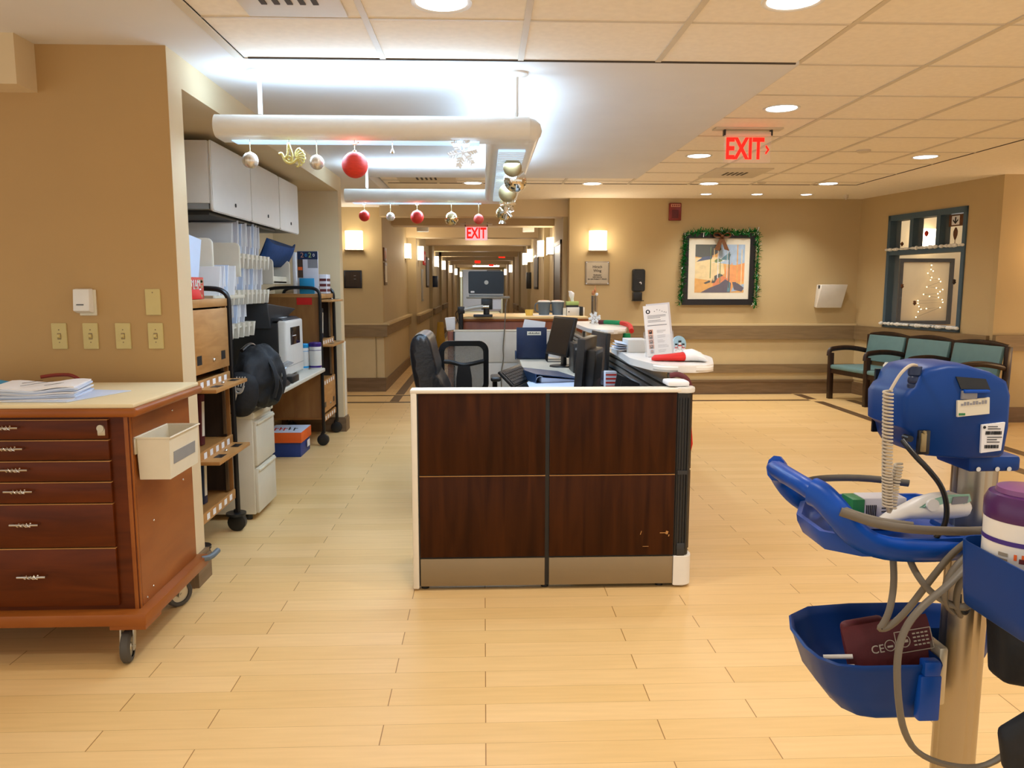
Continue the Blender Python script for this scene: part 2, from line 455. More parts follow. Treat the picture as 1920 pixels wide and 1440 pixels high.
# door on the right, near the corridor mouth, and the doors down the corridor
def side_door(k, x, y0, y1, mat='doorwood', s=1):
    b = MB(0).use('base').box(x - s * .0, x + s * .02, y0 - .06, y0, 0, 2.16).box(x, x + s * .02, y1, y1 + .06, 0, 2.16).box(x, x + s * .02, y0 - .06, y1 + .06, 2.1, 2.16)
    b.use(mat).box(x, x + s * .012, y0, y1, 0, 2.1)
    d = struct('door_%d' % k, b)
    h = MB().cyl((x + s * .01, y0 + .08, 1.0), (x + s * .05, y0 + .08, 1.0), .012).cyl((x + s * .05, y0 + .07, 1.0), (x + s * .05, y0 + .2, 1.0), .01).build('door_handle', 'chrome', d)
side_door(1, 1.108, 11.15, 12.1, s=-1)
side_door(2, -1.59, 18.35, 19.25); side_door(3, -1.59, 22.55, 23.45); side_door(4, -1.59, 26.75, 27.65)
side_door(5, 1.29, 17.1, 18.1, s=-1); side_door(6, 1.29, 21.5, 22.5, s=-1); side_door(7, 1.29, 25.9, 26.9, s=-1)
b = MB(0).use('base').box(.2, 1.15, 47.98, 48, 0, 2.5).use('pinkish').box(.26, 1.09, 47.965, 47.98, 0, 2.44)
d = struct('door_8', b); MB().cyl((.4, 47.97, 1), (.4, 47.9, 1), .03).build('door_handle', 'chrome', d)

# right wall (slightly skewed) with the glazed window, its end face and the rest
WX, WY = 5.2, 10.68
WA = math.atan2(5.58 - 5.2, 10.68 - 8.3)          # skew
def rw(s, d, z):                                  # s metres from the far corner towards the camera, d into the room
    c, n = math.cos(WA), math.sin(WA)
    return (WX + s * n - d * c, WY - s * c - d * n, z)
def rwbox(b, s0, s1, d0, d1, z0, z1, bev=0):
    return b.hexa([rw(s1, d1, z0), rw(s1, d0, z0), rw(s0, d0, z0), rw(s0, d1, z0), rw(s1, d1, z1), rw(s1, d0, z1), rw(s0, d0, z1), rw(s0, d1, z1)], bev)
W0, W1, WB, WT = .60, 1.94, .97, 2.41             # window opening
b = MB(0)
for a in ((-.2, W0, -.14, 0, 0, CZ), (W1, 2.38, -.14, 0, 0, CZ), (W0, W1, -.14, 0, 0, WB), (W0, W1, -.14, 0, WT, CZ)): rwbox(b, *a)
struct('wall_right', b, 'wall')
b = MB(0).box(5.57, 9, 8.28, 8.4, 0, CZ)
struct('wall_right_return', b, 'wall')
struct('wall_right_near', MB(0).box(6.02, 6.2, 3.0, 7.6, 0, CZ), 'wall2')
struct('wall_window_room_side', MB(0).box(9.0, 9.1, 8.4, 13, 0, CZ), 'wall2')
struct('wall_window_room_back', MB(0).box(5.36, 9.0, 12.8, 13, 0, CZ), 'wall2')

# handrails, baseboards and wainscot
b = MB(0)
b.box(1.17, 5.2, 10.62, 10.68, .77, .96).box(-5, -1.37, 11.04, 11.1, .79, .96)
b.box(-1.43, -1.375, 11.101, 14.75, .80, .948)
b.box(-1.27, -1.21, 14.75, 18.2, .80, .95).box(-1.27, -1.21, 19.4, 22.4, .80, .95).box(-1.27, -1.21, 23.6, 26.6, .80, .95)
b.box(.96, 1.02, 13.15, 17, .8, .95).box(.96, 1.02, 18.2, 21.4, .8, .95).box(.96, 1.02, 22.6, 25.8, .8, .95)
rwbox(b, 0, 2.38, 0, .05, .77, .96)
b.box(5.57, 9, 8.22, 8.28, .80, .97)
struct('trim_handrail', b, 'rail')
b = MB(0).box(1.17, 5.2, 10.625, 10.68, .96, .985).box(-5, -1.37, 11.04, 11.1, .96, .975).box(-1.429, -1.35, 11.102, 14.75, .95, .985)
b.box(-1.27, -1.19, 14.75, 18.2, .95, .985)
struct('trim_handrail_top', b, 'wainscot')
b = MB(0).box(1.17, 5.2, 10.66, 10.68, .2, .77).box(-5, -1.55, 11.08, 11.1, .2, .79)
rwbox(b, 0, 2.38, 0, .008, .2, .77)
b.box(-1.53, -1.425, 11.085, 11.1, .2, .79)
struct('trim_wainscot', b, 'wainscot')
struct('trim_bumper_rail', MB(0).box(1.17, 5.2, 10.63, 10.68, .30, .42, ), 'rail')
b = MB(0).box(1.17, 5.2, 10.65, 10.68, 0, .17).box(1.17, 5.2, 10.64, 10.68, .17, .2).box(-5, -1.41, 11.07, 11.1, 0, .17).box(-5, -1.4, 11.06, 11.1, .17, .2)
b.box(-1.43, -1.41, 11.1, 14.8, 0, .17)
for y0, y1 in ((14.8, 18.2), (19.4, 22.4), (23.6, 26.6)): b.box(-1.27, -1.25, y0, y1, 0, .17)
for y0, y1 in ((13.2, 17.0), (18.2, 21.4), (22.6, 25.8)): b.box(1.0, 1.02, y0, y1, 0, .17)
rwbox(b, 0, 2.4, 0, .02, 0, .17)
b.box(5.57, 9, 8.26, 8.28, 0, .17).box(5.99, 6.02, 3, 7.6, 0, .17)
struct('baseboard_far', b, 'base')

# ---------------------------------------------------------------- lights
def light(kind, name, loc, power, col, size=.1, rot=(0, 0, 0), **k):
    l = D.lights.new(name, kind); l.energy = power; l.color = col
    if kind == 'AREA':
        l.size = size
        if 'sy' in k: l.shape = 'RECTANGLE'; l.size_y = k['sy']
        if 'disk' in k: l.shape = 'DISK'
        if 'spread' in k: l.spread = k['spread']
    else: l.shadow_soft_size = size
    if kind == 'SPOT': l.spot_size = k.get('ang', R(120)); l.spot_blend = k.get('blend', .7)
    o = D.objects.new(name, l); COL.objects.link(o); o.location = loc; o.rotation_euler = rot
    return o
WARM = (1, .97, .92); WARM2 = (1, .87, .68); AMBER = (1, .84, .58); COOL = (.50, .73, 1)
w = D.worlds.new('room_ambient'); bpy.context.scene.world = w; w.use_nodes = True
w.node_tree.nodes['Background'].inputs['Color'].default_value = (1, .96, .90, 1)
w.node_tree.nodes['Background'].inputs['Strength'].default_value = 1.0
sc = bpy.context.scene
sc.view_settings.view_transform = 'Standard'; sc.view_settings.look = 'None'
sc.view_settings.gamma = 1; sc.view_settings.use_curve_mapping = False
sc.view_settings.exposure = 0.06

# recessed downlights
def downlight(x, y, label, z=CZ, power=48, r=.10, col=WARM, ang=R(150), group='recessed ceiling downlights'):
    t = thing('ceiling_downlight', label, 'ceiling light', (x, y, z), 0, group)
    MB().lathe((x, y, z), [(r, -.001), (r + .012, -.006), (r + .02, -.006), (r + .022, 0)], 28, caps=False).build('trim_ring', 'white', t)
    MB().lathe((x, y, z), [(r, -.002), (r - .01, -.004), (.001, -.004)], 28, caps=False).build('lens', 'e_can', t)
    light('SPOT', 'downlight_or_fill', (x, y, z - .03), power, col, .08, ang=ang, blend=.9)
    return t
# ================================================================ ceiling things
for x, y, lb in ((-.16, 3.2, 'recessed downlight at the top edge above the pendant light'), (1.21, 3.13, 'recessed downlight at the top edge right of the centre'),
                 (2.01, 5.33, 'large recessed downlight just above the red exit sign on the near ceiling'), (1.98, 7.24, 'recessed downlight left of the near exit sign, behind it'),
                 (-.12, 9.2, 'recessed downlight between the pendant bars, in front of the corridor mouth'), (1.27, 9.2, 'recessed downlight above the wing plaque'),
                 (2.63, 9.15, 'recessed downlight near the ceiling vent, in the row before the far wall'), (4.02, 9.1, 'recessed downlight at the right end of the row before the far wall'),
                 (4.09, 7.22, 'recessed downlight by the right ceiling border, nearest the window')):
    downlight(x, y, lb, z=FZ if y < 3.5 else CZ)
for x, lb in ((2.89, 'left of three small wall washer lights above the framed painting'), (3.56, 'middle of three small wall washer lights above the framed painting'), (4.21, 'right of three small wall washer lights near the far corner')):
    downlight(x, 10.17, lb, power=46, r=.065, ang=R(110), col=(1, .97, .90), group='wall washer lights')
# added unseen lamps without fixtures, lighting the room from behind the camera and left
for x, y in ((1.4, 1.2), (2.9, 3.0), (4.1, 4.6), (1.6, -.8), (3.2, .6), (-.2, 1.3)):
    light('SPOT', 'downlight_or_fill', (x, y, SZ - .03), 48, WARM, .08, ang=R(150), blend=.9)
for x, y in ((-2.2, 1.2), (-.2, -.8), (-2.4, -.8), (-2.9, 2.4)):  # also added out of view, tinted amber for the left wall
    light('SPOT', 'downlight_or_fill', (x, y, SZ - .03), 14, AMBER, .08, ang=R(150), blend=.9)
light('POINT', 'recess_lamp', (-3.2, 9.6, 2.3), 14, WARM, .15)
light('POINT', 'window_room_lamp', (7.0, 11.3, 2.3), 26, WARM, .15)

def vent(x0, x1, y0, y1, label, slots=0, z=CZ):
    t = thing('ceiling_vent', label, 'air vent', ((x0 + x1) / 2, (y0 + y1) / 2, z))
    MB().box(x0, x1, y0, y1, z - .012, z, .003).build('frame', 'tbar', t)
    cx, cy = (x0 + x1) / 2, (y0 + y1) / 2
    b = MB()
    for k in range(5): b.obox((cx + (k - 2) * .05, cy, z - .013), (.022, .2, .006))
    b.build('louvre', 'gap', t)
vent(-.95, -.3, 8.4, 9.1, 'square ceiling air vent seen between the two pendant bars')
vent(-.95, -.55, 2.86, 3.36, 'ceiling vent with diamond slots cut by the top edge of the picture', z=FZ)
vent(2.35, 2.95, 7.95, 8.6, 'square ceiling vent behind the near exit sign')
vent(3.0, 3.6, 3.75, 4.25, 'large flat ceiling return panel at the top right corner')
tag(MB().lathe((3.35, 6.9, CZ), [(.06, 0), (.06, -.012), (.045, -.02), (.002, -.022)], 20).build('ceiling_speaker', 'tbar'), 'small round flush sensor in the tiles left of the right downlight', 'sensor')
tag(MB().lathe((3.2, 9.0, CZ), [(.05, 0), (.05, -.012), (.035, -.02), (.002, -.022)], 20).build('ceiling_sensor', 'tbar'), 'small round sensor in the ceiling between the two far downlights', 'sensor')
t = thing('ceiling_sprinkler', 'small sprinkler fittings on the ceiling by the far right corner', 'sprinkler', (4.75, 10.2, CZ))
MB().cyl((4.75, 10.2, CZ), (4.75, 10.2, CZ - .04), .03).cyl((4.75, 10.2, CZ - .04), (4.75, 10.2, CZ - .06), .012).build('body', 'tbar', t)

# exit signs
def exit_sign(x, y, z1, w, h, label, arrow=True):
    t = thing('exit_sign', label, 'exit sign', (x, y, z1))
    MB().box(x - w * .72, x + w * .72, y - .05, y + .05, CZ - .012 if z1 > 2.6 else z1, (CZ if z1 > 2.6 else z1 + .02), .003).build('canopy', 'tbar', t)
    b = MB().box(x - w / 2, x + w / 2, y - .018, y + .018, z1 - .035, z1 + .0, .003)
    b.build('housing', 'tbar', t)
    for s in (-1, 1): MB().box(x + s * w * .5 - .006, x + s * w * .5 + .006, y - .02, y + .02, z1 - .03, z1 + .03).build('bracket', 'black', t)
    MB().box(x - w / 2, x + w / 2, y - .003, y + .003, z1 - h, z1 - .035).build('panel', 'clear', t)
    zc = z1 - .035 - (h - .035) / 2
    txt('EXIT', (h - .035) * 1.12, 'e_red', face_cam(x - w * (.06 if arrow else 0), y - .006, zc), t, sx=.66, off=.006, ext=.002)
    if arrow:
        MB().prism([(x + w * .40, zc + .035), (x + w * .47, zc), (x + w * .40, zc - .035), (x + w * .385, zc - .022), (x + w * .43, zc), (x + w * .385, zc + .022)], y - .008, y - .004).build('arrow', 'e_red', t)
    light('AREA', 'exit_lamp', (x, y - .03, zc), .1, (1, .08, .04), w, (PI / 2, 0, 0), sy=h)
    return t
exit_sign(2.01, 6.0, 2.665, .36, .23, 'lit red exit sign with right arrow hanging from the tile ceiling')
t = exit_sign(-.11, 12.1, 2.44, .34, .235, 'lit exit sign at the corridor mouth behind a red bauble', False)
MB().box(-.28, .06, 12.104, 12.11, 2.205, 2.405).build('lit_face', 'e_face', t)
b = None
for x, y, z, w, lb in ((.56, 24.0, 2.50, .19, 'small red exit sign far down the corridor on the right'), (-.215, 28.0, 2.46, .2, 'small red exit sign far down the corridor at left of centre'), (.33, 34, 2.50, .2, 'red exit sign over the door at the corridor end')):
    t = thing('exit_sign', lb, 'exit sign', (x, y, z))
    MB().box(x - w / 2, x + w / 2, y, y + .03, z - .13, z).build('panel', 'e_redfar', t)
    MB().box(x - .02, x + .02, y, y + .03, z, 2.62).build('hanger', 'tbar', t)

# ---------------------------------------------------------------- wall sconces
def sconce(x, y, z, face, label, group='lit wall sconces'):
    """face: outward normal 'y-' , 'x+' or 'x-'"""
    rz = {'y-': 0, 'x+': PI / 2, 'x-': -PI / 2}[face]
    t = thing('wall_sconce', label, 'wall lamp', (x, y, z), rz, group)
    n = 14
    pr = [(-.12, 0)] + [(-.12 * math.cos(PI * i / n), -.03 - .075 * math.sin(PI * i / n)) for i in range(n + 1)] + [(.12, 0)]
    MB().prism(pr, -.13, .13, 'z').build('glass_shade', 'e_sconce', t, local=True)
    MB().box(-.125, .125, -.1, 0, -.142, -.131).build('bottom_trim', 'chrome', t, local=True)
    MB().box(-.05, .05, -.02, 0, -.09, .09).build('back_plate', 'chrome', t, local=True)
    nx, ny = {'y-': (0, -1), 'x+': (1, 0), 'x-': (-1, 0)}[face]
    light('POINT', 'sconce_lamp', (x + nx * .2, y + ny * .2, z), 7 if y < 12 else 5, WARM2, .1)
    return t
sconce(-1.815, 11.1, 2.14, 'y-', 'lit square wall sconce on the far left wall above a black panel')
sconce(1.56, 10.68, 2.12, 'y-', 'lit square wall sconce above the wing plaque right of the corridor')
for i, y in enumerate((14.4,)): sconce(-1.43, y, 2.14, 'x+', 'nearest lit sconce on the left corridor wall')
for y, lb in ((15.3, 'second lit sconce down the left corridor wall, beside the red extinguisher sign'), (20.4, 'third lit sconce down the left corridor wall'), (23.9, 'fourth lit sconce down the left corridor wall'), (29.0, 'fifth lit sconce down the left corridor wall'), (34.5, 'sixth lit sconce down the left corridor wall'), (42.0, 'seventh lit sconce down the left corridor wall, farthest away')):
    sconce(-1.27, y, 2.14, 'x+', lb)
for y, x, lb in ((12.5, 1.11, 'nearest lit sconce on the right corridor wall beside the dark door'), (13.35, 1.02, 'second lit sconce down the right corridor wall'), (16.4, 1.02, 'third lit sconce down the right corridor wall'), (18.4, 1.02, 'fourth lit sconce down the right corridor wall'), (28.2, 1.02, 'fifth lit sconce down the right corridor wall'), (35.0, 1.02, 'sixth lit sconce down the right corridor wall, farthest away')):
    sconce(x, y, 2.14, 'x-', lb)

# ---------------------------------------------------------------- pendant light (U shaped) and its ornaments
t = thing('pendant_light', 'white U shaped tube pendant light over the nurse station', 'pendant light', (-.5, 4.185, 2.31))
PZ = 2.31
def dprof(w, h, n=10):      # rounded-side section
    return [(-w / 2 + h / 2 - h / 2 * math.sin(PI * i / n), h / 2 * math.cos(PI * i / n)) for i in range(n + 1)] + [(w / 2 - h / 2 + h / 2 * math.sin(PI * i / n), -h / 2 * math.cos(PI * i / n)) for i in range(n + 1)]
def bar(b, x0, x1, y, z, w, h):
    pr = dprof(w, h)
    b.rings([[(x, y + a, z + c) for a, c in pr] for x in (x0, x1)])
b = MB(40)
bar(b, -1.36, .24, 4.19, PZ, .24, .115); bar(b, -1.24, .24, 7.2, PZ, .24, .115)
pr = dprof(.29, .1135)
b.rings([[(.16 + a, y, PZ + c) for a, c in pr] for y in (4.2, 7.2)])
for y in (4.19, 7.2): b.lathe((.19, y, PZ), [(.001, .056), (.06, .056), (.09, .05), (.112, .03), (.12, 0), (.112, -.03), (.09, -.05), (.06, -.056), (.001, -.056)], 24)
b.build('housing', 'white', t)
for x0, y in ((-1.3, 4.19), (-1.18, 7.2)): MB(0).box(x0, -.02, y - .01, y + .09, PZ - .062, PZ - .0565).build('bar_lens', 'e_cool', t)
MB(0).box(.085, .235, 4.42, 6.95, PZ - .066, PZ - .0565).build('arm_lens', 'e_cool', t)
b = MB(0)
for k in range(42):
    y = 4.45 + k * .06; b.box(.085, .235, y, y + .006, PZ - .072, PZ - .066)
b.build('louvre', 'white', t)
for x, y in ((-1.15, 4.19), (.175, 4.19), (.175, 5.15), (-1.05, 7.2), (.175, 7.1)):
    r = MB().cyl((x, y, PZ + .05), (x, y, SZ - .012), .011).build('rod', 'white', t)
    MB().lathe((x, y, SZ), [(.062, 0), (.062, -.01), (.045, -.018), (.012, -.02)], 24).build('ceiling_rose', 'white', r)
for x0, x1, y in ((-1.3, .1, 4.19), (-1.18, .1, 7.2)):
    light('AREA', 'pendant_uplight', ((x0 + x1) / 2, y, PZ + .075), 12, COOL, x1 - x0, (PI, 0, 0), sy=.1)
    light('AREA', 'pendant_downlight', ((x0 + x1) / 2, y, PZ - .075), 16, COOL, x1 - x0, (0, 0, 0), sy=.1)
light('AREA', 'pendant_uplight', (.16, 5.7, PZ + .075), 19, COOL, .12, (PI, 0, 0), sy=2.6)
light('AREA', 'pendant_downlight', (.16, 5.7, PZ - .085), 22, COOL, .12, (0, 0, 0), sy=2.5)

t = thing('corridor_tube_light', 'cool white tube light across the far end of the corridor', 'ceiling light', (.1, 36, 2.42))
MB().box(-.5, .72, 36, 36.15, 2.40, 2.46, .01).build('housing', 'e_far', t)
for x in (-.4, .6): MB().cyl((x, 36.07, 2.45), (x, 36.07, 2.618), .02).build('stem', 'white', t)
light('AREA', 'corridor_end_fill', (0, 44, 2.4), 120, COOL, 1.5, (R(25), 0, 0), sy=1.5)  # added lamp without a fixture, brightens the corridor end
for y in (13.4, 17, 21, 25, 30, 36): light('POINT', 'corridor_fill', (-.1, y, 2.25), 6, WARM, .2)  # unseen fill lamps added to lift the dark corridor
# ================================================================ LEFT SIDE
# wall plates on the pillar
def plate(x, z, label, kind):
    t = thing(kind, label, 'switch' if kind == 'light_switch' else 'wall plate', (x, 3.78, z), 0)
    MB().prism([(x + a, z + c) for a, c in rrect(-.036, .036, -.062, .062, .004, 2)], 3.774, 3.78, 'y', .002).build('cover_plate', 'almond', t)
    if kind == 'light_switch':
        MB().box(x - .009, x + .009, 3.7735, 3.7745, z - .016, z + .014).build('slot', 'rail', t)
        MB().hexa([(x - .005, 3.762, z - .004), (x + .005, 3.762, z - .004), (x + .006, 3.774, z - .012), (x - .006, 3.774, z - .012), (x - .005, 3.764, z + .006), (x + .005, 3.764, z + .006), (x + .006, 3.774, z + .01), (x - .006, 3.774, z + .01)]).build('toggle', 'almond', t)
    for dz in ((-.03, .03) if kind == 'light_switch' else (.045,)):
        MB().cyl((x, 3.7735, z + dz), (x, 3.7728, z + dz), .003, 8).build('screw', 'rail', t)
    return t
for x, lb in ((-2.03, 'leftmost of the four almond light switches above the wooden cart'), (-1.883, 'second almond light switch from the left, below the white thermostat'), (-1.73, 'third almond light switch from the left on the pillar wall'), (-1.576, 'rightmost almond light switch, below the blank wall plate')):
    plate(x, 1.264, lb, 'light_switch')
plate(-1.58, 1.426, 'blank almond wall plate above the rightmost light switch', 'blank_wall_plate')
t = thing('thermostat', 'white box thermostat on the pillar wall above the light switches', 'thermostat', (-1.89, 3.78, 1.426))
MB().box(-1.925, -1.845, 3.77, 3.78, 1.362, 1.485, .003).build('back_plate', 'cream', t)
MB().hexa([(-1.935, 3.73, 1.385), (-1.86, 3.73, 1.385), (-1.855, 3.77, 1.372), (-1.935, 3.77, 1.372), (-1.935, 3.74, 1.487), (-1.86, 3.74, 1.487), (-1.855, 3.77, 1.49), (-1.935, 3.77, 1.49)], .004).build('cover', 'white', t)
MB().box(-1.917, -1.885, 3.7285, 3.74, 1.412, 1.416).build('slot', 'black', t)

# red-brown drawer cart
CX0, CX1, CY0, CY1 = -2.55, -1.385, 3.02, 3.64
t = thing('medicine_cart', 'red brown wooden drawer cart with cream top on casters', 'cart', (-1.96, 3.33, 0))
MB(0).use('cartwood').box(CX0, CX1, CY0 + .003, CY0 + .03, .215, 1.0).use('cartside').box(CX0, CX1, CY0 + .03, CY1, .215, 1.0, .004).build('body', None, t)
MB().cyl((CX1 - .012, CY0 + .016, .215), (CX1 - .012, CY0 + .016, 1.0), .0155, 16).build('corner_post', 'cartside', t)
MB().box(CX0 - .05, CX1 + .045, CY0 - .055, CY1 + .03, .165, .215, .006).build('base_platform', 'cartside', t)
MB().box(CX1 - .1, CX1 + .04, CY0 - .05, CY0 + .1, .15, .166).build('base_block', 'cartside', t)
MB().box(CX0 - .05, CX1 + .05, CY0 - .04, CY1 + .05, 1.0, 1.035, .012, 3).build('top_moulding', 'cartside', t)
tp = MB().box(CX0 - .04, CX1 + .035, CY0 - .03, CY1 + .04, 1.034, 1.052, .006).build('worktop', 'cream_top', t)
zs = [.232, .475, .655, .742, .826, .909, .99]
for k in range(6):
    z0, z1 = zs[k], zs[k + 1]
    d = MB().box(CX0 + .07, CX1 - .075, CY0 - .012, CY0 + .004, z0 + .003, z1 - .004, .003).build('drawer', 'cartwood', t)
    MB(0).box(CX0 + .07, CX1 - .075, CY0 - .0125, CY0 + .003, z1 - .004, z1 - .001).build('drawer_edge', 'oak', d)
    xh = -1.842 + .012 * (5 - k); zh = (z0 + z1) / 2 + .012
    b = MB().tube([(xh - .055, CY0 - .035, zh), (xh + .055, CY0 - .035, zh)], .0045, 8, 0)
    for s in (-1, 1): b.cyl((xh + s * .05, CY0 - .035, zh), (xh + s * .05, CY0 - .01, zh), .004, 8)
    for ph in (0, PI):                      # rope twist in the middle of the pull
        b.tube([(xh - .025 + .05 * q / 12, CY0 - .035 + .007 * math.cos(ph + q * .9), zh + .007 * math.sin(ph + q * .9)) for q in range(13)], .0028, 6, 0)
    b.build('pull', 'chrome', d)
lk = MB().cyl((CX1 - .1, CY0 - .02, .955), (CX1 - .1, CY0 + .01, .955), .014, 14).build('lock', 'dsteel', t)
MB().box(CX1 - .115, CX1 - .085, CY0 - .014, CY0 + .004, .925, .955, .003).build('lock_plate', 'dsteel', t)
def caster(px, py, rot, par, r=.064):
    f = MB()
    f.box(-.035, .035, -.035, .035, .158, .166)
    for s in (-1, 1):
        f.hexa([(s * .024 - .003, -.025, .05), (s * .024 + .003, -.025, .05), (s * .024 + .003, .0, .05), (s * .024 - .003, .0, .05), (s * .024 - .003, -.005, .16), (s * .024 + .003, -.005, .16), (s * .024 + .003, .035, .16), (s * .024 - .003, .035, .16)])
    f.cyl((-.03, -.012, r), (.03, -.012, r), .006, 8)
    m = Matrix.Translation((px, py, 0)) @ Matrix.Rotation(rot, 4, 'Z')
    f.bm.transform(m); fo = f.build('caster', 'dsteel', par)
    w_ = MB().lathe((0, -.012, r), [(.042, -.018), (.056, -.018), (r, -.011), (r, .011), (.056, .018), (.042, .018)], 26, 'x', caps=False)
    w_.bm.transform(m); wo = w_.build('tyre', 'rubber', fo)
    h_ = MB().lathe((0, -.012, r), [(.001, -.014), (.014, -.016), (.018, -.01), (.043, -.012), (.043, .012), (.018, .01), (.014, .016), (.001, .014)], 22, 'x', caps=False)
    h_.bm.transform(m); h_.build('hub', 'dsteel', fo)
caster(CX1 - .055, CY0 - .0, R(12), t); caster(CX1 - .055, CY1 - .075, R(-40), t); caster(CX0 + .1, CY0 + .05, R(20), t); caster(CX0 + .1, CY1 - .1, 0, t)
MB().tube([(CX1 + .03, CY1 - .02, .205), (CX1 + .065, CY1 - .0, .205), (CX1 + .065, CY1 + .1, .205)], .014, 10).build('bumper', 'bluegrey', t)
for y, z in ((CY0 + .1, .90), (CY0 + .05, .87), (CY0 + .13, .26), (CY0 + .07, .235), (CY0 + .17, .53), (CY1 - .12, .62), (CY1 - .2, .955)):
    MB().sphere((CX1 + .001, y, z), .005, 8, 6).build('screw', 'chrome', t)
# bin hung on the cart side
t = thing('cart_bin', 'cream open bin with a label window hung on the cart side', 'bin', (-1.32, 3.21, .8))
b = MB()
o = [(-1.378, 3.06), (-1.248, 3.06), (-1.248, 3.37), (-1.378, 3.37)]
top = [(x, y, .905) for x, y in o]; bot = [(x + (.004 if x < -1.3 else -.006), y + (.006 if y < 3.2 else -.006), .735) for x, y in o]
ins = lambda p, d, z: [(x + (d if x < -1.3 else -d), y + (d if y < 3.2 else -d), z) for x, y, _ in p]
b.rings([top, bot], caps=False); b.poly(bot); b.rings([top, ins(top, .004, .905), ins(bot, .004, .752)], caps=False); b.poly(ins(bot, .004, .752))
b.build('bin_body', 'cream', t)
rim = [(x + (-.004 if x < -1.3 else .004), y + (-.004 if y < 3.2 else .004), .905) for x, y in o]
MB().tube(rim, .004, 6, 0, closed=True).build('rim', 'cream', t)
MB(0).hexa([(-1.258, 3.10, .79), (-1.2505, 3.10, .79), (-1.2505, 3.33, .79), (-1.258, 3.33, .79), (-1.256, 3.10, .84), (-1.2485, 3.10, .84), (-1.2485, 3.33, .84), (-1.256, 3.33, .84)]).build('label_window', 'grey', t)
MB().box(-1.386, -1.374, 3.045, 3.075, .84, .905, .004).build('hook', 'dsteel', t)
# papers and clutter on the cart
def paper_pile(x, y, z, w, d, h, rz, label, n=7, grp=None):
    t = thing('paper_stack', label, 'papers', (x, y, z), rz, grp)
    rr = random.Random(int(x * 1000))
    zz = 0
    for k in range(n):
        hh = h / n; b = MB(20)
        nx = 10; ox, oy, a = rr.uniform(-.008, .008), rr.uniform(-.008, .008), rr.uniform(-.05, .05)
        lo, hi = [], []
        for i in range(nx + 1):
            u = -w / 2 + w * i / nx
            wv = .007 * k / n * math.sin(i * .8 + 1)
            lo.append((u, zz + wv)); hi.append((u, zz + hh * .86 + wv))
        b.prism(lo + hi[::-1], -d / 2, d / 2, 'y')
        b.bm.transform(Matrix.Translation((ox, oy, 0)) @ Matrix.Rotation(a, 4, 'Z'))
        b.build('sheaf', 'paperblue' if k % 3 else 'paper', t, local=True)
        zz += hh
    return t
t = paper_pile(-1.80, 3.20, 1.053, .30, .26, .052, R(12), 'thick pile of loose white papers on the wooden cart top')
b = MB(0)
for k, (u, v, l) in enumerate(((-.06, .07, .1), (-.02, .0, .16), (.06, -.02, .13))): b.obox((u, v, .0545), (.004, l, .001), (0, 0, -.5))
b.build('print_line', 'ink', t, local=True)
tag(MB().hexa([(-1.96, 3.05, 1.053), (-1.62, 3.03, 1.053), (-1.52, 3.36, 1.053), (-1.84, 3.42, 1.053), (-1.96, 3.05, 1.056), (-1.62, 3.03, 1.056), (-1.52, 3.36, 1.056), (-1.84, 3.42, 1.056)]).build('loose_sheet', 'paperblue'), 'single white sheet under the paper pile on the wooden cart', 'paper')
t = thing('folder', 'sky blue cardboard folder leaning at the left picture edge on the cart', 'folder', (-2.1, 3.28, 1.053))
MB(0).prism([(-2.32, 1.054), (-1.93, 1.062), (-1.96, 1.075), (-2.32, 1.14)], 3.19, 3.40, 'y').build('cover', 'cyan', t)
MB(0).prism([(-2.3, 1.053), (-1.95, 1.053), (-1.95, 1.062), (-2.3, 1.08)], 3.2, 3.39, 'y').build('contents', 'paper2', t)
tag(MB().tube([(-1.92, 3.40, 1.11), (-1.86, 3.42, 1.118), (-1.79, 3.43, 1.115), (-1.72, 3.4, 1.06)], .008, 8, 2).build('red_marker', 'alarm'), 'dark red pen resting on the paper pile of the cart', 'pen')

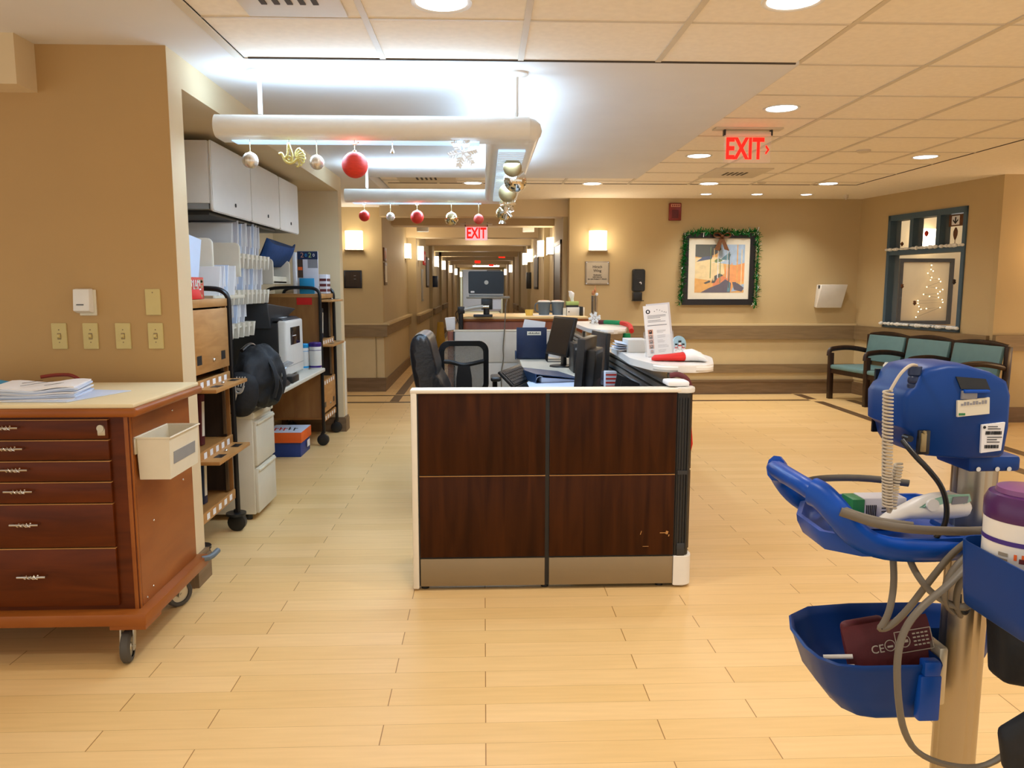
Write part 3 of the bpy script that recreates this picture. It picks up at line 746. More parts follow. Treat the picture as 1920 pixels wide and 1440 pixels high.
# -------- chart carts (wood shelving in a black tube frame)
def chart_cart(y0, y1, label, panel_lo):
    xf, xb = -1.535, -2.02
    t = thing('chart_cart', label, 'cart', ((xf + xb) / 2, (y0 + y1) / 2, 0))
    yy0, yy1 = y0 + .03, y1 - .03
    for y, d in ((y0, 1), (y1, -1)):
        MB().tube([(xf + .012, y, .12), (xf + .012, y, 1.36), (xf + .012, y, 1.44), (xf - .02, y, 1.475), (xf - .08, y, 1.49), (xb + .08, y, 1.49), (xb, y, 1.46), (xb, y, 1.4), (xb, y, .12)], .0155, 10, 2).build('frame_tube', 'blackm', t)
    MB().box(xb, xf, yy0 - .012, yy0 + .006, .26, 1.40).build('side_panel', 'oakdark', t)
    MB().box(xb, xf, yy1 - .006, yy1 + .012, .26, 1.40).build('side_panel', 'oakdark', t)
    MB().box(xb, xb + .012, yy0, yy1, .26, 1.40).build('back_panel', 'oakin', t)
    MB().box(xb, xf + .01, yy0 - .01, yy1 + .01, 1.385, 1.43, .003).build('top_board', 'oak', t)
    lv = [.26, .60, .985]
    for z in lv:
        s = MB().box(xb + .012, xf - .0, yy0 + .006, yy1 - .006, z - .02, z).build('shelf', 'oak', t)
        MB().box(xf - .002, xf + .012, yy0, yy1, z - .045, z + .012, .002).build('label_strip', 'oak', s)
        for k in range(5):
            y = yy0 + .09 + k * (yy1 - yy0 - .18) / 4
            MB(0).box(xf + .0118, xf + .013, y - .022, y + .022, z - .034, z + .0).build('label', 'paper', s)
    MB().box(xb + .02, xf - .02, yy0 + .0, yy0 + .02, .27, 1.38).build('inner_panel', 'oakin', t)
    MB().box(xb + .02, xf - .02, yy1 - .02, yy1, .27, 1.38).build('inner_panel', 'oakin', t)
    for z0, z1 in ((1.0, 1.38), (.62, .93), (.27, .56)):
        MB().box(xf - .03, xf - .015, yy1 - .04, yy1 - .02, z0, z1).build('door_track', 'steel', t)
    def leaf(z0, z1, closed, z_out):
        if closed:
            d = MB().box(xf - .002, xf + .014, yy0 + .01, yy1 - .01, z0, z1, .002).build('flip_door', 'oak', t)
            for q in (.12, .8): MB(0).box(xf + .0135, xf + .015, yy0 + q * (yy1 - yy0) - .035, yy0 + q * (yy1 - yy0) + .035, z0 + .05, z0 + .10).build('finger_slot', 'black', d)
            MB().sphere((xf + .016, (yy0 + yy1) / 2, z0 + .06), .011, 10, 8).build('lock', 'chrome', d)
        else:
            d = MB().box(xf - .18, xf + .115, yy0 + .01, yy1 - .01, z_out - .02, z_out, .002).build('flip_door', 'oak', t)
            for q in (.28, .8): MB(0).box(xf + .045, xf + .09, yy0 + q * (yy1 - yy0) - .045, yy0 + q * (yy1 - yy0) + .045, z_out - .001, z_out + .001).build('finger_slot', 'black', d)
            MB().sphere((xf + .06, (yy0 + yy1) / 2, z_out + .004), .01, 10, 8).build('lock', 'chrome', d)
    leaf(1.03, 1.375, panel_lo == 0, 1.375); leaf(.63, .94, False, .955); leaf(.30, .56, panel_lo == 1, .565)
    for y in (y0, y1):
        for x in (xf - .0, xb + .03):
            c = MB().cyl((x, y, .06), (x, y, .135), .014, 10).cyl((x, y, .10), (x, y, .115), .06 if panel_lo == 0 else .02, 18).build('caster', 'black', t)
            MB().lathe((x + .005, y, .055), [(.001, -.022), (.035, -.024), (.055, -.018), (.055, .018), (.035, .024), (.001, .022)], 20, 'y').build('wheel', 'black', c)
    return t
chart_cart(4.08, 4.70, 'wooden chart cart with black tube frame nearest the camera, behind the drawer cart', 0)
chart_cart(7.29, 7.95, 'wooden chart cart with black tube frame at the far end of the counter', 1)
def binder(x, y, z, h, lean, label, m, d=.27, w=.06):
    t = thing('chart_binder', label, 'binder', (x, y, z))
    b = MB().box(-d, 0, -w / 2, w / 2, 0, h, .004); mm = Matrix.Rotation(lean, 4, 'X')
    b.bm.transform(mm); b.build('cover', m, t, local=True)
    b = MB(0).box(0, .0015, -w * .3, w * .3, h * .18, h * .86); b.bm.transform(mm); b.build('spine_label', 'mat', t, local=True)
binder(-1.60, 4.39, .602, .29, R(-5), 'dark red chart binder standing on the middle shelf of the near chart cart', 'maroon')
binder(-1.60, 4.385, .262, .26, R(-4), 'navy chart binder standing on the lowest shelf of the near chart cart', 'navy')
binder(-1.60, 7.74, .987, .30, R(-8), 'navy chart binder leaning on the upper shelf of the far chart cart', 'navy')

# things on top of the near chart cart
t = thing('gift_box', 'red floral gift box with white lettering on top of the near chart cart', 'box', (-1.66, 4.32, 1.431))
MB().box(-1.95, -1.565, 4.14, 4.42, 1.431, 1.55, .003).build('carton', 'redg', t)
b = MB(0); rr = random.Random(4)
for k in range(26):
    y, z = rr.uniform(4.15, 4.41), rr.uniform(1.437, 1.545); b.box(-1.566, -1.5635, y - .012, y + .012, z - .008, z + .008)
b.build('flower_print', 'goldl', t)
b = MB(0)
for k in range(7): b.box(-1.5642, -1.5625, 4.17 + k * .03, 4.178 + k * .03, 1.50 - (k % 2) * .02, 1.535).box(-1.5642, -1.5625, 4.165 + k * .03, 4.19 + k * .03, 1.48 + (k % 3) * .02, 1.488 + (k % 3) * .02)
b.build('print', 'paper', t)
tag(MB().hexa([(-1.56, 4.12, 1.431), (-1.53, 4.12, 1.431), (-1.53, 4.30, 1.431), (-1.56, 4.30, 1.431), (-1.556, 4.12, 1.485), (-1.535, 4.12, 1.485), (-1.535, 4.27, 1.485), (-1.556, 4.27, 1.485)], .006).build('red_pouch', 'red'), 'bright red pouch in front of the floral gift box', 'pouch')
def leaning_sheets(x0, x1, y0, z0, h, n, step, label, grp, tilt=.06, name='paper_bundle', m=('paper', 'paper2', 'paperblue')):
    first = None
    rr = random.Random(int(y0 * 100))
    for k in range(n):
        t = thing(name, label, 'papers', (x1, y0 + k * step, z0), 0, grp)
        hh = h * rr.uniform(.88, 1.0); dx = rr.uniform(-.012, .012); tt = tilt * rr.uniform(.6, 1.5)
        b = MB(0); b.hexa([(x0 - x1, 0, 0), (dx, 0, 0), (dx, .022, 0), (x0 - x1, .022, 0), (x0 - x1 + .0, -.0 + tt * hh, hh), (dx + .012, tt * hh, hh * .985), (dx + .012, tt * hh + .016, hh), (x0 - x1, tt * hh + .016, hh)])
        b.build('sheets', m[k % 3], t, local=True)
        b = MB(0)
        for q in range(3): b.box(dx + .002, dx + .013, .004 + q * .005 + tt * hh * .8, .0055 + q * .005 + tt * hh * .8, hh * .3, hh * .97)
        b.build('page_edges', 'paper', t, local=True)
# -------- paper sorters on the niche wall, with their papers
def sorter(y0, y1, z, label, n, x1=-1.74):
    t = thing('paper_sorter', label, 'paper sorter', (-1.95, (y0 + y1) / 2, z))
    MB().box(-2.115, x1, y0, y1, z, z + .016, .003).build('tray_base', 'cream', t)
    MB().box(-2.118, -2.10, y0, y1, z, z + .18).build('back_plate', 'cream', t)
    for k in range(n + 1):
        y = y0 + .01 + k * (y1 - y0 - .02) / n
        MB().hexa([(x1 - .05, y - .004, z - .07), (x1 + .004, y - .004, z - .07), (x1 + .004, y + .004, z - .07), (x1 - .05, y + .004, z - .07), (x1 - .06, y - .028, z + .035), (x1 + .012, y - .028, z + .035), (x1 + .012, y + .028, z + .035), (x1 - .06, y + .028, z + .035)]).build('divider', 'offwhite', t)
    return t
sorter(5.50, 6.38, 1.70, 'top cream paper sorter full of upright papers under the wall cupboard', 8)
leaning_sheets(-2.08, -1.765, 5.57, 1.718, .255, 8, .092, 'white paper bundle upright in the top sorter under the wall cupboard', 'paper bundles in the top sorter')
sorter(5.46, 6.34, 1.44, 'middle cream paper sorter with white and pink papers', 8)
leaning_sheets(-2.08, -1.765, 5.55, 1.458, .20, 8, .092, 'paper bundle upright in the middle sorter', 'paper bundles in the middle sorter', .1)
sorter(5.28, 5.92, 1.205, 'lowest cream paper sorter above the black backpack', 5)
leaning_sheets(-2.06, -1.765, 5.36, 1.222, .21, 5, .105, 'paper bundle upright in the lowest sorter above the backpack', 'paper bundles in the lowest sorter', .14)
# cream letter trays with rounded side panels
def letter_tray(y0, y1, z, x1, label, h=.2):
    t = thing('letter_tray', label, 'tray', (-1.9, (y0 + y1) / 2, z))
    pr = [(-2.1, z - .01), (x1, z - .01)] + [(x1 - .035 + .035 * math.cos(R(a)), z + h - .035 + .035 * math.sin(R(a))) for a in (0, 22, 45, 67, 90)] + [(-2.1, z + h)]
    for y in (y0, y1 - .025): MB().prism(pr, y, y + .025, 'y', .004).build('side_panel', 'offwhite', t)
    MB().box(-2.1, x1 - .03, y0 + .02, y1 - .02, z, z + .012).build('tray_base', 'cream', t)
    MB().box(x1 - .045, x1 - .03, y0 + .02, y1 - .02, z - .01, z + .055, .003).build('front_lip', 'cream', t)
    MB().box(-2.118, -2.1, y0 + .02, y1 - .02, z, z + h * .8).build('back_plate', 'cream', t)
    return t
letter_tray(4.86, 5.42, 1.575, -1.66, 'large cream letter tray holding a yellow envelope, left of the sorters', .22)
tag(MB().hexa([(-2.05, 4.95, 1.592), (-1.72, 4.92, 1.592), (-1.72, 5.36, 1.597), (-2.05, 5.36, 1.592), (-2.06, 5.0, 1.72), (-2.05, 4.93, 1.61), (-1.74, 5.36, 1.605), (-2.05, 5.36, 1.73)]).build('envelope', 'manila'), 'yellow envelope lying in the left cream letter tray', 'envelope')
letter_tray(6.56, 7.14, 1.53, -1.75, 'smaller cream letter tray under the blue cushion, right of the sorters', .2)
tag(MB().obox((-1.93, 6.85, 1.575), (.24, .3, .012), (.12, .12, .2)).build('paper_wad', 'paper2'), 'grey white papers lying in the right cream letter tray', 'papers')
leaning_sheets(-2.0, -1.62, 4.80, 1.445, .19, 4, .09, 'white papers standing behind the black frame arc of the near chart cart', 'papers behind the near chart cart', .1)
tag(MB().box(-2.1, -1.62, 4.72, 5.35, 1.42, 1.445, .004).build('wall_shelf', 'cream'), 'narrow cream wall shelf behind the near chart cart', 'shelf')
tag(MB().hexa([(-1.66, 4.42, 1.52), (-1.648, 4.42, 1.52), (-1.648, 4.57, 1.52), (-1.66, 4.57, 1.52), (-1.66, 4.44, 1.79), (-1.648, 4.44, 1.79), (-1.648, 4.65, 1.77), (-1.66, 4.65, 1.77)]).build('white_leaflet', 'paperblue'), 'white leaflet standing at the left end of the letter tray', 'paper')
# blue cushion-like bag
b = MB(60)
rg = []
for j in range(9):
    u = j / 8; zc = 1.67 + .17 * u
    wv = .035 * math.sin(PI * u)
    rg.append([(-1.80 + (.03 + wv) * math.cos(a) * .8 + .10 * (u - .5), 6.88 + (.44 + .03 * abs(2 * u - 1)) * math.copysign(abs(math.sin(a)) ** .5, math.sin(a)), zc + .05 * (u ** 2) * abs(math.sin(a)) ** 3) for a in [2 * PI * k / 20 for k in range(20)]])
b.rings(rg)
tag(b.build('blue_bag', 'bluecloth'), 'dark blue fabric bag lying over the right letter tray', 'bag')

# overhead cupboard
t = thing('wall_cupboard', 'grey white wall cupboard with three locking doors above the counter', 'cupboard', (-1.9, 6.2, 1.98))
y0, y1, xf = 5.03, 7.32, -1.70
ys = [y0, 5.86, 6.65, y1]
MB().box(-2.118, xf - .02, y0, y1, 2.02, 2.405, .006).build('carcass', 'cabinet', t)
MB().box(-2.118, xf - .03, y0 + .01, y1 - .01, 1.985, 2.02).build('bottom_panel', 'grey', t)
MB().box(-2.118, xf - .06, y0 + .1, y1 - .6, 1.955, 1.985, .004).build('under_light', 'dkgrey', t)
for a, c in zip(ys, ys[1:]):
    b = MB().prism([(a + .004 + q, r) for q, r in [(p - 0, z) for p, z in rrect(0, c - a - .008, 1.972, 2.41, .025, 4)]], xf - .02, xf, 'x', .006, 3)
    d = b.build('door', 'cabinet', t)
    MB().cyl((xf - .001, (a + c) / 2 + .04, 2.05), (xf + .004, (a + c) / 2 + .04, 2.05), .013, 14).build('lock', 'ink', d)

# counter, file cabinet, printer, bottles, backpack
t = thing('counter_top', 'cream laminate counter running along the niche wall', 'counter', (-1.8, 6, .7))
MB().box(-2.118, -1.485, 4.875, 7.255, .71, .745, .008, 3).build('slab', 'deskt', t)
MB().box(-2.118, -2.09, 4.88, 7.25, .55, .71).build('wall_batten', 'oakdark', t)
t = thing('file_cabinet', 'cream two drawer metal file cabinet under the counter', 'file cabinet', (-1.75, 5.13, 0))
MB().box(-2.08, -1.475, 4.90, 5.34, .04, .70, .006).build('body', 'putty', t)
MB().box(-2.08, -1.462, 4.895, 5.345, .665, .705, .004).build('top_cap', 'cream', t)
for z0, z1 in ((.045, .34), (.355, .645)):
    d = MB().box(-1.476, -1.455, 4.915, 5.335, z0, z1, .006).build('drawer', 'putty', t)
    MB().box(-1.457, -1.445, 4.93, 5.32, z1 - .025, z1 - .008, .004).build('pull_lip', 'cream', d)
MB().cyl((-1.47, 5.28, .685), (-1.458, 5.28, .685), .01, 12).build('lock', 'dsteel', t)
for x, y in ((-1.53, 4.94), (-1.53, 5.30), (-2.03, 4.94), (-2.03, 5.30)): MB().cyl((x, y, 0), (x, y, .04), .022, 12).build('foot', 'black', t)

t = thing('printer', 'black sided laser printer with a white front panel on the counter', 'printer', (-1.83, 6.4, .745))
MB().box(-2.08, -1.65, 6.28, 6.86, .745, 1.21, .012, 3).build('body', 'black', t)
MB().box(-1.66, -1.59, 6.28, 6.86, .775, 1.225, .018, 3).build('front_panel', 'white', t)
MB().box(-1.592, -1.588, 6.42, 6.74, 1.02, 1.165, .002).build('display', 'screen', t)
MB(0).box(-1.5885, -1.587, 6.48, 6.6, 1.09, 1.096).build('display_mark', 'paper', t)
MB().hexa([(-2.07, 6.3, 1.21), (-1.60, 6.3, 1.222), (-1.60, 6.84, 1.222), (-2.07, 6.84, 1.21), (-2.07, 6.3, 1.26), (-1.64, 6.3, 1.245), (-1.64, 6.84, 1.245), (-2.07, 6.84, 1.26)], .006).build('top_cover', 'dkgrey', t)
MB().hexa([(-2.06, 6.26, 1.16), (-1.70, 6.26, 1.16), (-1.70, 6.8, 1.245), (-2.06, 6.8, 1.25), (-2.05, 6.26, 1.37), (-1.72, 6.26, 1.365), (-1.62, 6.78, 1.31), (-2.05, 6.78, 1.37)], .012, 3).build('feeder', 'dkgrey', t)
MB(0).obox((-1.655, 6.45, 1.2465), (.035, .16, .002)).build('paper_label', 'paper', t)
MB(0).box(-1.5905, -1.5885, 6.3, 6.84, .85, .853).build('tray_seam', 'grey', t)
tag(MB().box(-1.585, -1.495, 6.06, 6.27, .745, .80, .006).build('black_box', 'black'), 'flat black box on the counter in front of the printer', 'box')
t = thing('tape_dispenser', 'smoked clear tape dispenser on the front of the counter', 'tape dispenser', (-1.53, 5.8, .745))
MB(50).prism([(5.66 + a, .748 + c) for a, c in ((0, 0), (.32, 0), (.33, .018), (.26, .045), (.1, .05), (.02, .035))], -1.57, -1.492, 'x', .006).build('base', 'dkgrey', t)
MB(50).tube([(-1.55, 5.74, .79), (-1.54, 5.77, .86), (-1.52, 5.88, .90), (-1.50, 6.02, .92)], .03, 8, 2, flat=(.03, .005)).build('guard', 'smoke', t)
MB().lathe((-1.53, 5.76, .80), [(.02, -.012), (.035, -.012), (.035, .012), (.02, .012)], 18, 'x').build('tape_roll', 'clear', t)
def canister(x, y, z, r, h, label, cap, band, name='wipe_canister'):
    t = thing(name, label, 'canister', (x, y, z))
    MB().lathe((x, y, z), [(.001, 0), (r - .004, 0), (r, .006), (r, h * .84), (r * .97, h * .86), (.001, h * .86)], 28).build('body', 'white', t)
    MB().lathe((x, y, z), [(r * 1.0, h * .84), (r * 1.03, h * .85), (r * 1.03, h * .97), (r * .9, h), (.001, h)], 28).build('cap', cap, t)
    MB().lathe((x, y, z), [(r * 1.004, h * .06), (r * 1.004, h * .13)], 28, caps=False).build('base_band', band, t)
    MB().lathe((x, y, z), [(r * 1.004, h * .70), (r * 1.004, h * .72)], 28, caps=False).build('label_line', band, t)
    return t
canister(-1.66, 7.14, .745, .052, .235, 'sky blue capped wipe canister beside the printer', 'sky', 'sky')
canister(-1.555, 7.17, .745, .056, .245, 'purple capped wipe canister at the end of the counter', 'purple', 'purple')
tag(MB(50).tube([(-1.62, 5.60, .80), (-1.60, 5.68, .87), (-1.56, 5.66, .93), (-1.62, 5.60, .95)], .045, 10, 2, flat=(.05, .03)).build('crumpled_paper', 'paper'), 'crumpled white paper between the backpack and the tape dispenser', 'paper')

# black backpack slumped over the counter edge
t = thing('backpack', 'black backpack with a silver fork emblem hanging over the counter edge', 'backpack', (-1.55, 4.95, .6))
b = MB(60); rg = []
rr = random.Random(3)
pf = [(.75, .05, .08), (.765, .11, .18), (.82, .135, .24), (.90, .148, .27), (.98, .145, .26), (1.05, .12, .22), (1.10, .08, .14), (1.115, .02, .04)]
for z, rx, ry in pf:
    rg.append([(-1.47 + .02 * math.sin(z * 20) + rx * math.cos(a) * (1 + rr.uniform(-.13, .13)), 5.04 + ry * math.sin(a) * (1 + rr.uniform(-.13, .13)), z - .16 * max(0, math.cos(a)) * (1.0 - z)) for a in [2 * PI * k / 18 for k in range(18)]])
b.rings(rg); bb = b.build('bag_body', 'nylon', t, sub=2)
folds = D.textures.new('cloth_folds', 'CLOUDS'); folds.noise_scale = .09; folds.noise_depth = 2
dm = bb.modifiers.new('folds', 'DISPLACE'); dm.texture = folds; dm.strength = .055; dm.mid_level = .5
for dy in (-.09, .10): MB(50).tube([(-1.40, 5.02 + dy, 1.09), (-1.335, 5.0 + dy, 1.02), (-1.30, 4.99 + dy, .90), (-1.33, 4.99 + dy, .80)], .02, 8, 2, flat=(.022, .007)).build('shoulder_strap', 'nylon', t)
b = MB(60); rg = []
for z, rx, ry in ((.695, .02, .02), (.705, .06, .04), (.76, .10, .06), (.86, .115, .065), (.95, .10, .05), (.98, .03, .02)):
    rg.append([(-1.505 + .05 * (z - .8) + rx * math.cos(a), 4.80 + ry * math.sin(a), z) for a in [2 * PI * k / 16 for k in range(16)]])
b.rings(rg); b.build('front_pocket', 'nylon', t, sub=1)
b = MB(); fy = 4.722
b.tube([(-1.552, fy + .012, .735), (-1.512, fy, .86)], .012, 8, 0, flat=(.012, .003))
for k in range(4): b.tube([(-1.512 + k * .016, fy, .895), (-1.504 + k * .0165, fy + .01, .955)], .004, 8, 0, flat=(.004, .003))
b.tube([(-1.515, fy, .90), (-1.518, fy, .872), (-1.503, fy, .852), (-1.475, fy, .862), (-1.462, fy, .90)], .007, 8, 2, flat=(.007, .003))
b.obox((-1.49, fy, .878), (.036, .004, .018), (0, .2, 0)); b.build('fork_emblem', 'silverm', t)
MB().tube([(-1.52, 4.9, 1.10), (-1.5, 5.02, 1.14), (-1.5, 5.14, 1.10)], .012, 8, 2).build('grab_handle', 'blackm', t)
MB(50).tube([(-1.38, 5.0, .98), (-1.335, 5.04, .86), (-1.37, 5.04, .78)], .05, 10, 2, flat=(.06, .025)).build('side_flap', 'nylon', t)
t = thing('paper_carton', 'orange and navy paper carton on the floor under the counter', 'box', (-1.76, 6.95, 0))
MB().box(-1.92, -1.625, 6.78, 7.14, 0, .15, .002).build('carton_base', 'royal', t)
MB().use('orange').box(-1.935, -1.612, 6.765, 7.155, .13, .222, .002).use('paperblue').box(-1.933, -1.614, 6.767, 7.153, .2215, .2235).build('carton_lid', None, t)
b = MB(0)
for k, (x, y) in enumerate(((-1.88, .0), (-1.84, .02), (-1.80, 0), (-1.76, .03), (-1.71, 0))): b.use('redm' if k < 3 else 'ink').obox((x, 6.93 + y, .224), (.012, .14, .001), (0, 0, .15)).obox((x + .012, 6.97 - y, .224), (.02, .02, .001))
b.build('print', None, t)
MB(0).box(-1.6115, -1.6105, 6.98, 7.08, .05, .11).build('label', 'paper', t)
# things on top of the far chart cart
t = thing('year_poster', 'tall 2020 calendar poster standing on the far chart cart', 'poster', (-1.78, 7.35, 1.43))
MB().box(-1.735, -1.545, 7.36, 7.375, 1.432, 1.825, .001).build('board', 'paper2', t)
b = MB(0).use('navy').box(-1.734, -1.546, 7.3595, 7.362, 1.75, 1.824).use('greyink').box(-1.64, -1.548, 7.3595, 7.362, 1.67, 1.75).use('doorwood').box(-1.734, -1.685, 7.3595, 7.362, 1.58, 1.75).use('orange').box(-1.73, -1.69, 7.359, 7.362, 1.65, 1.68)
b.build('artwork', None, t)
for k, (c, m) in enumerate((('2', 'skin'), ('0', 'sky'), ('2', 'palegreen'), ('0', 'paper'))):
    txt(c, (.065) if c == '2' else .04, m, face_cam(-1.69 + k * .036, 7.3585, 1.787), t)
tag(MB().box(-1.715, -1.58, 7.33, 7.35, 1.431, 1.575, .002).build('blue_folder', 'cyan'), 'bright blue folder standing in front of the 2020 poster', 'folder')
tag(MB().box(-1.775, -1.742, 7.335, 7.40, 1.431, 1.815, .004).build('white_binder', 'paper'), 'tall white binder left of the 2020 poster', 'binder')
t = thing('snack_box', 'small red and white open box at the right of the 2020 poster', 'box', (-1.61, 7.6, 1.43))
MB().use('paper2').box(-1.58, -1.51, 7.56, 7.74, 1.431, 1.615, .002).build('carton', None, t)
b = MB(0)
for k in range(3): b.use('maroon').box(-1.576, -1.514, 7.5585, 7.561, 1.45 + k * .05, 1.475 + k * .05).box(-1.5105, -1.5085, 7.57, 7.73, 1.45 + k * .05, 1.475 + k * .05)
b.build('print', None, t)
tag(MB(0).box(-1.74, -1.60, 7.303, 7.307, 1.33, 1.395).build('red_sticker', 'red'), 'red notice sticker on the side of the far chart cart', 'sticker')
tag(MB().box(-2.11, -1.95, 5.0, 5.3, .746, 1.10, .004).build('desk_file', 'dkgrey'), 'dark file box standing behind the backpack', 'box')
# ================================================================ hanging ornaments (each a thing)
def hook(b, x, y, ztop, z): return b.tube([(x, y, ztop), (x, y, z)], .0016, 6, 0)
ZT = PZ - .05
def bauble(x, y, z, r, m, label, ztop=ZT, cap='goldl', knot=False):
    t = thing('bauble_ornament', label, 'christmas ornament', (x, y, z), 0)
    MB(60).sphere((x, y, z), r, 28, 18).build('ball', m, t)
    MB().lathe((x, y, z + r), [(r * .16, -r * .03), (r * .15, r * .09), (r * .05, r * .12), (.001, r * .13)], 12).build('cap', cap, t)
    b = hook(MB(), x, y, ztop, z + r)
    if knot: b.tube([(x - .012, y, ztop - .028), (x, y - .004, ztop - .034), (x + .022, y, ztop - .022)], .004, 6, 1)
    b.build('string', 'goldl', t)
    return t
YF = 4.15
bauble(-1.20, YF, 2.145, .041, 'silverb', 'silver bauble at the left end of the front pendant bar')
bauble(-.86, YF, 2.137, .038, 'silverb', 'silver bauble between the gold bird and the big red ball')
bauble(-.665, YF, 2.125, .067, 'redg2', 'big red ball ornament hanging from the front pendant bar', knot=True)
YB = 7.17
bauble(-1.075, YB, 2.132, .049, 'redm', 'small dark red bauble at the left end of the rear pendant bar', knot=True)
bauble(-.84, YB, 2.125, .039, 'silverb', 'small silver bauble, second from left on the rear pendant bar')
bauble(-.60, YB, 2.124, .060, 'redm', 'red bauble, third from left on the rear pendant bar', knot=True)
bauble(-.29, YB, 2.11, .060, 'mirror_gold', 'mirrored gold silver bauble on the rear pendant bar left of the far exit sign')
bauble(-.043, YB, 2.107, .046, 'redg', 'glittery red bauble in front of the far exit sign')
ax = .165
bauble(.175, 4.75, 2.205, .056, 'gold', 'matte gold bauble nearest the camera under the pendant side arm')
bauble(.21, 5.2, 2.19, .076, 'silver', 'large mirrored bauble behind the nearest gold one')
bauble(.17, 5.55, 2.15, .064, 'goldl', 'pale gold bauble, third under the pendant side arm')
bauble(.18, 6.05, 2.13, .056, 'gold', 'gold bauble half hidden by a silver snowflake under the side arm')
bauble(.165, 6.6, 2.105, .06, 'mirror_gold', 'lowest gold bauble at the rear of the pendant side arm')
def snowflake(x, y, z, r, m, label, ztop=ZT, rz=0, seed=1):
    t = thing('snowflake_ornament', label, 'christmas ornament', (x, y, z), rz)
    b = MB(0)
    for k in range(6):
        a = k * PI / 3 + .2
        d = Vector((math.cos(a), 0, math.sin(a))); n = Vector((-math.sin(a), 0, math.cos(a)))
        b.tube([(0, 0, 0), tuple(d * r)], .004, 6, 0, flat=(.004, .005))
        for q in (.35, .55, .75, .92):
            L = r * (.34 - .16 * q)
            for s_ in (-1, 1):
                p = d * (r * q); e = p + (d * .7 + n * s_) * L
                b.tube([tuple(p), tuple(e)], .004, 6, 0, flat=(.003, .006))
    b.build('flake', m, t, local=True)
    MB().tube([(0, 0, r * .8), (0, 0, ztop - z)], .0014, 6, 0).build('string', 'snow', t, local=True)
    return t
snowflake(-.105, YF, 2.19, .074, 'snow', 'white glitter snowflake at the right of the front pendant bar')
snowflake(.18, 5.85, 2.105, .062, 'silver', 'silver snowflake in front of a gold bauble under the side arm', rz=.4)
snowflake(.19, 6.4, 2.10, .055, 'silver', 'lower silver snowflake over the lowest gold bauble', rz=-.4)
t = thing('star_ornament', 'tiny silver pendant charm between the red ball and the snowflake', 'christmas ornament', (-.47, YF, 2.19))
MB().lathe((-.47, YF, 2.19), [(.001, -.006), (.012, -.003), (.008, .006), (.003, .016), (.001, .02)], 10).build('charm', 'silver', t)
hook(MB(), -.47, YF, ZT, 2.205).build('string', 'snow', t)
t = thing('bell_ornament', 'small silver bell hanging lowest under the pendant side arm', 'christmas ornament', (.165, 6.85, 2.06))
MB().lathe((.165, 6.85, 2.04), [(.034, 0), (.03, .012), (.018, .03), (.014, .045), (.001, .05)], 14).build('bell', 'silver', t)
hook(MB(), .165, 6.85, ZT, 2.085).build('string', 'snow', t)
# gold bird: open scroll work body, raised tail plume, fan wing
t = thing('bird_ornament', 'gold glitter scrollwork bird hanging second from left on the front bar', 'christmas ornament', (-.995, YF, 2.16))
S = lambda pts: [(-.995 + a, YF + c, 2.165 + e) for a, e, c in [(p[0], p[1], p[2] if len(p) > 2 else 0) for p in pts]]
b = MB()
b.tube(S([(-.058, .012), (-.046, .018), (-.038, .006), (-.034, -.012), (-.02, -.03), (.0, -.035), (.022, -.025), (.035, -.008)]), .007, 8, 2)
b.tube(S([(-.034, -.012), (-.02, .0), (-.012, .02), (-.012, .05), (-.008, .075), (-.002, .05), (.008, .02), (.012, -.005), (.0, -.03)]), .0055, 8, 2)
b.tube(S([(-.018, -.008), (-.006, .004), (.004, -.006), (-.002, -.018), (-.012, -.018), (-.018, -.008)]), .004, 8, 2)
b.build('body', 'goldg', t)
b = MB()
for k in range(7):
    a = R(75 - k * 24); c = (.026, -.002)
    b.tube(S([c, (c[0] + .026 * math.cos(a + .3), c[1] + .026 * math.sin(a + .3), .004), (c[0] + .046 * math.cos(a), c[1] + .046 * math.sin(a), .006), (c[0] + .05 * math.cos(a - .25), c[1] + .05 * math.sin(a - .25), .004), (c[0] + .042 * math.cos(a - .3), c[1] + .042 * math.sin(a - .3), .002)]), .0042, 7, 2)
b.build('fan_tail', 'goldg', t)
hook(MB(), -1.0, YF, ZT, 2.235).build('string', 'goldl', t)

# ================================================================ NURSE STATION
PY = 3.695
t = thing('desk_partition', 'dark walnut front panel of the nurse station with grey kick plates', 'desk panel', (.3, 3.74, 0))
MB(0).box(-.325, .945, PY + .012, PY + .07, .02, .985).build('core', 'black', t)
for x0, x1 in ((-.318, .297), (.318, .938)):
    for z0, z1 in ((.17, .578), (.586, .988)):
        MB().box(x0, x1, PY, PY + .014, z0, z1, .002).build('wood_tile', 'walnut', t)
    MB().box(x0, x1, PY, PY + .014, .022, .162, .002).build('kick_plate', 'taupe', t)
    MB(0).box(x0, x1, PY - .001, PY + .012, .5785, .5815).build('tile_edge', 'oak', t)
MB().box(-.355, -.325, PY - .005, PY + .09, .01, 1.0, .006).build('end_trim', 'offwhite', t)
MB().box(-.357, .96, PY - .006, PY + .092, .988, 1.007, .005).build('top_cap', 'offwhite', t)
for x in (-.3, .3, .88): MB().cyl((x, PY + .045, 0), (x, PY + .045, .03), .02, 12).build('leveller_foot', 'black', t)
b = MB(0)
for x, z, w, h in ((.905, .285, .012, .016), (.885, .284, .03, .004), (.915, .27, .004, .01), (.80, .215, .03, .002), (.775, .285, .003, .02)): b.obox((x, PY - .0003, z), (w, .001, h), (0, .3 if w < .02 else 0, 0))
b.build('chipped_mark', 'oak', t)
t = thing('corner_post', 'black corner post of the nurse station with white cap and base', 'corner post', (.98, 3.73, 0))
q = [(.945, 3.70)] + [(.985 + .035 * math.sin(R(a)), 3.735 - .035 * math.cos(R(a))) for a in range(0, 91, 15)] + [(1.02, 3.785), (.945, 3.785)]
MB().prism(q, .16, .985, 'z').build('post', 'black', t)
b = MB()
